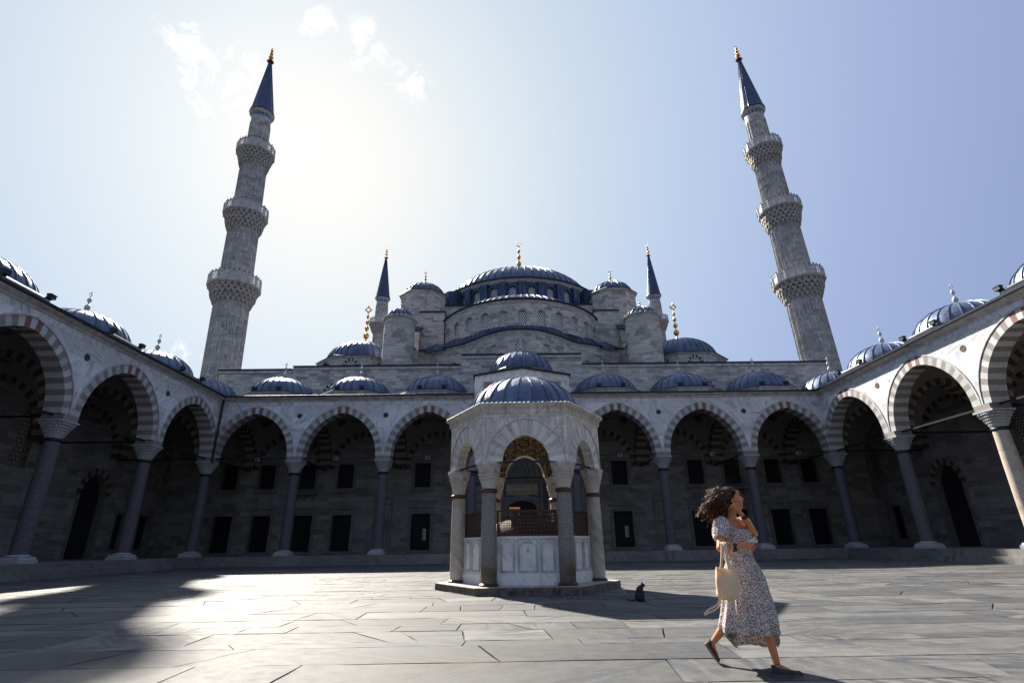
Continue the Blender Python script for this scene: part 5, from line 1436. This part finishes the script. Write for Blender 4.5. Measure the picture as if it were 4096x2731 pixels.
# hair: dark mass near the scalp and many wind-blown curls
mb = MB(); ellip(mb, H(-.030, 0, .036), (.090, .084, .088), HR); ellip(mb, H(-.045, 0, -.01), (.070, .080, .095), HR)
capsule(mb, H(.030, -.050, .062), .026, H(-.055, -.066, -.02), .034); capsule(mb, H(.030, .050, .062), .026, H(-.055, .066, -.02), .034); capsule(mb, H(.045, 0, .092), .020, H(-.03, 0, .105), .03)
capsule(mb, H(-.06, 0, .0), .070, (.965, -33.30, 1.39), .04)
hair = remesh(mb, 'hair', 'hair', per, .007, 5)
rh = random.Random(9); mb = MB()
def strand(pts, rr_):
    prev = None; n = len(pts) - 1
    for i, p in enumerate(pts):
        d = (pts[min(i + 1, n)] - pts[max(0, i - 1)]).normalized(); u = d.orthogonal().normalized() if prev is None else (prev - d * prev.dot(d)).normalized(); prev = u; w2 = d.cross(u)
        b = len(mb.v)
        for q in range(3): mb.v.append(tuple(p + (u * cos(2.094 * q) + w2 * sin(2.094 * q)) * rr_[i]))
        if i:
            for q in range(3): mb.f.append([b - 3 + q, b - 3 + (q + 1) % 3, b + (q + 1) % 3, b + q]); mb.mi.append(0); mb.uv.append([(0, 0)] * 4)
def lock(p0, p1, p2, curl, fr, cnt, spread, rad, n=30):
    ph = rh.uniform(0, 6.28); P = []
    for i in range(n + 1):
        t = i / n; p = p0.lerp(p1, t).lerp(p1.lerp(p2, t), t)
        d = ((p1 - p0) * (1 - t) + (p2 - p1) * t).normalized(); u = d.cross(Vector((0, 0, 1))).normalized(); v = d.cross(u)
        c = curl * min(1, t * 2.5); P.append((p + u * c * cos(ph + fr * t) + v * c * sin(ph + fr * t), u, v))
    for k_ in range(cnt):
        a, r = rh.uniform(0, 6.28), spread * sqrt(rh.random()); e = max(8, int(n * rh.uniform(.75, 1.0))); tw = rh.uniform(-2, 2)
        strand([q + (u * cos(a + tw * i / n) + v * sin(a + tw * i / n)) * r * (1.0 + .9 * i / n) for i, (q, u, v) in enumerate(P[:e])], [rad * (1 - .5 * i / n) for i in range(e)])
E0 = [(.755, 1.415), (.71, 1.375), (.69, 1.33), (.735, 1.29), (.80, 1.26), (.865, 1.235), (.92, 1.20)]
for i in range(170):
    th = rh.uniform(-1.35, 1.45); y_ = rh.uniform(-1, 1)
    root = H(-.03 - .080 * cos(th) * sqrt(1 - y_ * y_ * .6) + .045 * (rh.random() ** 2), .078 * y_, .036 + .080 * sin(th) * sqrt(1 - y_ * y_ * .7))
    f = (1.45 - th) / 2.8 + rh.gauss(0, .10); f = min(.999, max(0, f)) * (len(E0) - 1); a, b = E0[int(f)], E0[int(f) + 1]; g = f - int(f)
    L = rh.uniform(.38, .95) if rh.random() < .65 else rh.uniform(.85, 1.08)
    e = Vector((a[0] + (b[0] - a[0]) * g, -33.30 + y_ * .085 + rh.gauss(0, .02), a[1] + (b[1] - a[1]) * g + rh.gauss(0, .01)))
    e = root + (e - root) * L
    c = root.lerp(e, .4) + Vector((.0, .03 * y_, .004 + .018 * rh.random() - .03 * max(0, sin(th))))
    lock(root, c, e, rh.uniform(.009, .016), rh.uniform(16, 30) * L, 7, .005, .0021)
for i in range(130):
    y_ = rh.uniform(-1, 1); ay = abs(y_); low = rh.uniform(0, 1) if ay > .75 else 0
    root = H(.058 - .035 * ay ** 2 - .03 * low, .076 * y_, .088 - .055 * ay ** 3 - .06 * low)
    c = H(-.03, .105 * y_, .150 - .075 * ay ** 2 - .05 * low); e = H(-.15 - .05 * rh.random(), .10 * y_ + rh.gauss(0, .01), .055 - .10 * ay - .04 * rh.random())
    lock(root, c, e, .004, 16, 6, .006, .0020, 22)
for i in range(160):
    th = rh.uniform(.2, 1.5); y_ = rh.uniform(-.9, .9); root = H(-.03 - .09 * cos(th), .08 * y_, .036 + .09 * sin(th)); e = root + Vector((rh.uniform(-.20, -.06), rh.uniform(-.04, .04), rh.uniform(-.09, -.01)))
    lock(root, root.lerp(e, .5) + Vector((0, 0, .02)), e, .007, 22, 1, 0, .0012, 16)
mb.build('curls', 'curl', hair)
# shoulder bag hanging from her forearm, and the phone in her hand
bag = empty('shoulder_bag', (.80, -33.63, .62)); tag(bag, 'cream leather shoulder bag hanging from the walking woman\'s forearm', 'bag')
mb = MB(); rows = []
for i in range(19):
    f = i / 18; z = .615 + .262 * f
    xl = .728 - .032 * (1 - f) ** .8 + .0; xr = .906 - .015 * (1 - f) - .0 + .012 * sin(pi * f)
    e = min(1, (f / .16)) ** .5 if f < .16 else 1; e = max(.30, e); dy = (.058 * e) * (1 - .45 * f ** 2)
    cxb, hx = (xl + xr) / 2, (xr - xl) / 2 * (.55 + .45 * e)
    rows.append([(cxb + hx * (abs(cos(t)) ** .75) * (1 if cos(t) > 0 else -1) + .003 * sin(6 * t + 9 * f), -33.63 + dy * (abs(sin(t)) ** .75) * (1 if sin(t) > 0 else -1) * (1 + .06 * sin(11 * t + 4 * f)), z - .012 * cos(t) * f) for t in [2 * pi * j / 48 for j in range(48)]])
for A, B in zip(rows, rows[1:]):
    for j in range(48): mb.face([A[j], A[(j + 1) % 48], B[(j + 1) % 48], B[j]])
mb.face(rows[0][::-1]); mb.face(rows[-1]); mb.build('bag_body', 'leather', bag, 60)
def ribbon(pts, w_, wd, name, mat='leather', th=.003):
    mb = MB(); pts = [Vector(p) for p in pts]; wd = Vector(wd).normalized()
    Q_ = []
    for i, p in enumerate(pts):
        d = (pts[min(i + 1, len(pts) - 1)] - pts[max(i - 1, 0)]).normalized(); s_ = (wd - d * wd.dot(d)).normalized(); nn = d.cross(s_)
        Q_.append([p + s_ * w_ + nn * th, p - s_ * w_ + nn * th, p - s_ * w_ - nn * th, p + s_ * w_ - nn * th])
    for A, B in zip(Q_, Q_[1:]):
        for j in range(4): mb.face([A[j], A[(j + 1) % 4], B[(j + 1) % 4], B[j]])
    mb.face(Q_[0]); mb.face(Q_[-1]); mb.build(name, mat, bag, 50)
def sm(P, n=4):
    P = [Vector(p) for p in P]; out = []
    for i in range(len(P) - 1):
        a, b, c, d = P[max(0, i - 1)], P[i], P[i + 1], P[min(len(P) - 1, i + 2)]
        for j in range(n):
            t = j / n; out.append(.5 * ((2 * b) + (c - a) * t + (2 * a - 5 * b + 4 * c - d) * t * t + (3 * b - a - 3 * c + d) * t ** 3))
    return out + [P[-1]]
ribbon(sm([(.752, -33.69, .875), (.785, -33.67, .98), (.822, -33.615, 1.078), (.838, -33.545, 1.094), (.855, -33.505, 1.05), (.858, -33.54, .97), (.868, -33.585, .865)]), .012, (1, .2, 0), 'strap')
ribbon(sm([(.825, -33.69, .865), (.83, -33.665, .98), (.848, -33.615, 1.080), (.862, -33.552, 1.094), (.87, -33.51, 1.05), (.872, -33.55, .96), (.885, -33.59, .86)]), .015, (1, .2, 0), 'strap')
ribbon(sm([(.712, -33.69, .70), (.70, -33.70, .64), (.66, -33.71, .585), (.585, -33.71, .55), (.538, -33.71, .515)]), .007, (0, .3, 1), 'hanging_strap')
ribbon(sm([(.715, -33.69, .64), (.68, -33.70, .57), (.61, -33.71, .535), (.54, -33.71, .508)]), .007, (0, .3, 1), 'hanging_strap')
mb = MB()
for zz in (.86, .70, .655): mb.obox((.722 + (.86 - zz) * -.05, -33.692, zz), (.010, 0, 0), (0, .004, 0), (0, 0, .005))
mb.tube([(.74, -33.69, .87), (.742, -33.70, .85), (.748, -33.69, .83)], .005, 6); mb.build('buckle', 'gold', bag)
ph = empty('phone', (1.118, -33.615, 1.106)); tag(ph, 'pale mobile phone held in the walking woman\'s hand', 'phone')
a = radians(32); mb = MB(); ax = Vector((cos(a), 0, sin(a) * .9)); az = Vector((-sin(a) * .95, .12, cos(a))).normalized(); ay = ax.cross(az).normalized(); C = Vector((1.112, -33.620, 1.100))
def rr_plate(mb, C, hx, hz, r, th, m=0):
    o = []
    for cx_, cz_, a0 in ((hx - r, hz - r, 0), (-(hx - r), hz - r, pi / 2), (-(hx - r), -(hz - r), pi), (hx - r, -(hz - r), 1.5 * pi)):
        for i in range(5): t = a0 + pi / 2 * i / 4; o.append((cx_ + r * cos(t), cz_ + r * sin(t)))
    F_ = [C + ax * x + az * z - ay * th for x, z in o]; B_ = [C + ax * x + az * z + ay * th for x, z in o]
    mb.face(F_, m); mb.face(B_[::-1], m)
    for i in range(len(o)): j = (i + 1) % len(o); mb.face([F_[i], F_[j], B_[j], B_[i]], m)
rr_plate(mb, C, .045, .024, .008, .004); mb.build('phone_body', 'white', ph)
mb = MB()
sg = -1 if ay.y > 0 else 1
for q in (-.006, .008): c = C + ax * (.030 + (.0)) + az * q + ay * sg * .0045; ellip(mb, c, (.0052, .002, .0052), None, 10, 6)
mb.build('camera_lens', 'black', ph)
EXPO, SKY_K, SKY_S, GL1, CLB = 1.5, .09, .06, 5.3, 6.75
CLOUDS = [(-0.6309, 0.7427, 0.10), (-0.6781, 0.754, 0.06), (-0.6951, 0.7693, 0.05), (-0.4645, 0.8602, 0.04), (-0.4778, 0.8723, 0.025), (-0.3383, 0.8677, 0.045), (-0.3591, 0.8417, 0.035), (-0.2308, 0.8262, 0.05), (-0.5809, 0.3052, 0.045)]
# ------------------------------------------------------------------ sky, sun, camera
w = bpy.data.worlds.new('World'); SC.world = w; w.use_nodes = True
nt = w.node_tree; bg = nt.nodes['Background']
class WN(N):
    def __init__(s): s.t = nt; s.m = None
k = WN()
S = Vector((sin(SUN_AZ) * cos(SUN_EL), cos(SUN_AZ) * cos(SUN_EL), sin(SUN_EL)))
sky = nt.nodes.new('ShaderNodeTexSky'); sky.sky_type = 'NISHITA'; sky.sun_disc = False
sky.sun_elevation = SUN_EL; sky.sun_rotation = SUN_AZ; sky.air_density = 1.0; sky.dust_density = 0.6; sky.ozone_density = 1.6
d = nt.nodes.new('ShaderNodeTexCoord').outputs['Generated']
dn = k.vm('NORMALIZE', d)
GA, GE = radians(-22.), radians(37.)
dot = k.vm('DOT_PRODUCT', dn, (sin(GA) * cos(GE), cos(GA) * cos(GE), sin(GE)))
ang = k.math('ARCCOSINE', dot)
base = k.mix(1., sky.outputs[0], (SKY_K, SKY_K, SKY_K), 'MULTIPLY')
aur = k.ramp(k.math('DIVIDE', ang, pi), [(0., (1., .99, .93)), (.045, (.93, .94, .91)), (.085, (.82, .88, .90)), (.14, (.66, .76, .87)), (.20, (.53, .65, .84)), (.28, (.40, .49, .74)), (.37, (.28, .36, .59)), (.46, (.24, .31, .50)), (.60, (.27, .34, .50)), (1., (.27, .34, .48))])  # last stops brighten the unseen sky behind the camera to lift shaded facades
aur = k.mix(1., aur, (GL1, GL1, GL1), 'MULTIPLY')
col = k.mix(1., base, aur, 'ADD')
# small broken clouds high to the left
cl = None
nz = k.noise(dn, 20., 9, .66, .7)
for (az, el, r) in CLOUDS:
    c = (sin(az) * cos(el), cos(az) * cos(el), sin(el))
    dd = k.math('ARCCOSINE', k.vm('DOT_PRODUCT', dn, c))
    m = k.math('SUBTRACT', 1.0, k.math('DIVIDE', dd, r))
    cl = m if cl is None else k.math('MAXIMUM', cl, m)
cm = k.math('ADD', cl, k.math('MULTIPLY', k.math('SUBTRACT', nz, .56), 6.5))
cm = k.math('MULTIPLY', k.ramp(cm, [(.1, 0.), (.95, 1.)]), k.ramp(cl, [(-.0, 0.), (.6, 1.)]))
col = k.mix(k.math('MULTIPLY', cm, .9), col, (CLB, CLB, CLB * .985))
k.set(bg.inputs['Color'], col); bg.inputs['Strength'].default_value = SKY_S
sun = bpy.data.lights.new('sun', 'SUN'); sun.energy = 5.0; sun.angle = radians(.8); sun.color = (1., .93, .82)
so = bpy.data.objects.new('sun', sun); COL.objects.link(so); so.location = (-30, 40, 60)
so.rotation_euler = S.to_track_quat('Z', 'Y').to_euler()
cam = bpy.data.cameras.new('camera'); co = bpy.data.objects.new('camera', cam); COL.objects.link(co)
yaw, pitch, roll = .0119, .3715, -.0143
F = Vector((sin(yaw) * cos(pitch), cos(yaw) * cos(pitch), sin(pitch))); R0 = Vector((cos(yaw), -sin(yaw), 0)); U0 = R0.cross(F)
R1 = R0 * cos(roll) + U0 * sin(roll); U1 = -R0 * sin(roll) + U0 * cos(roll)
co.matrix_world = Matrix(((R1.x, U1.x, -F.x, -1.174), (R1.y, U1.y, -F.y, -38.836), (R1.z, U1.z, -F.z, 1.096), (0, 0, 0, 1)))
cam.sensor_width = 36; cam.lens = 36 * 1200.85 / 2352; cam.clip_start = .05; cam.clip_end = 3000
SC.camera = co
SC.view_settings.view_transform = 'Standard'; SC.view_settings.look = 'None'; SC.view_settings.gamma = 1; SC.view_settings.exposure = EXPO
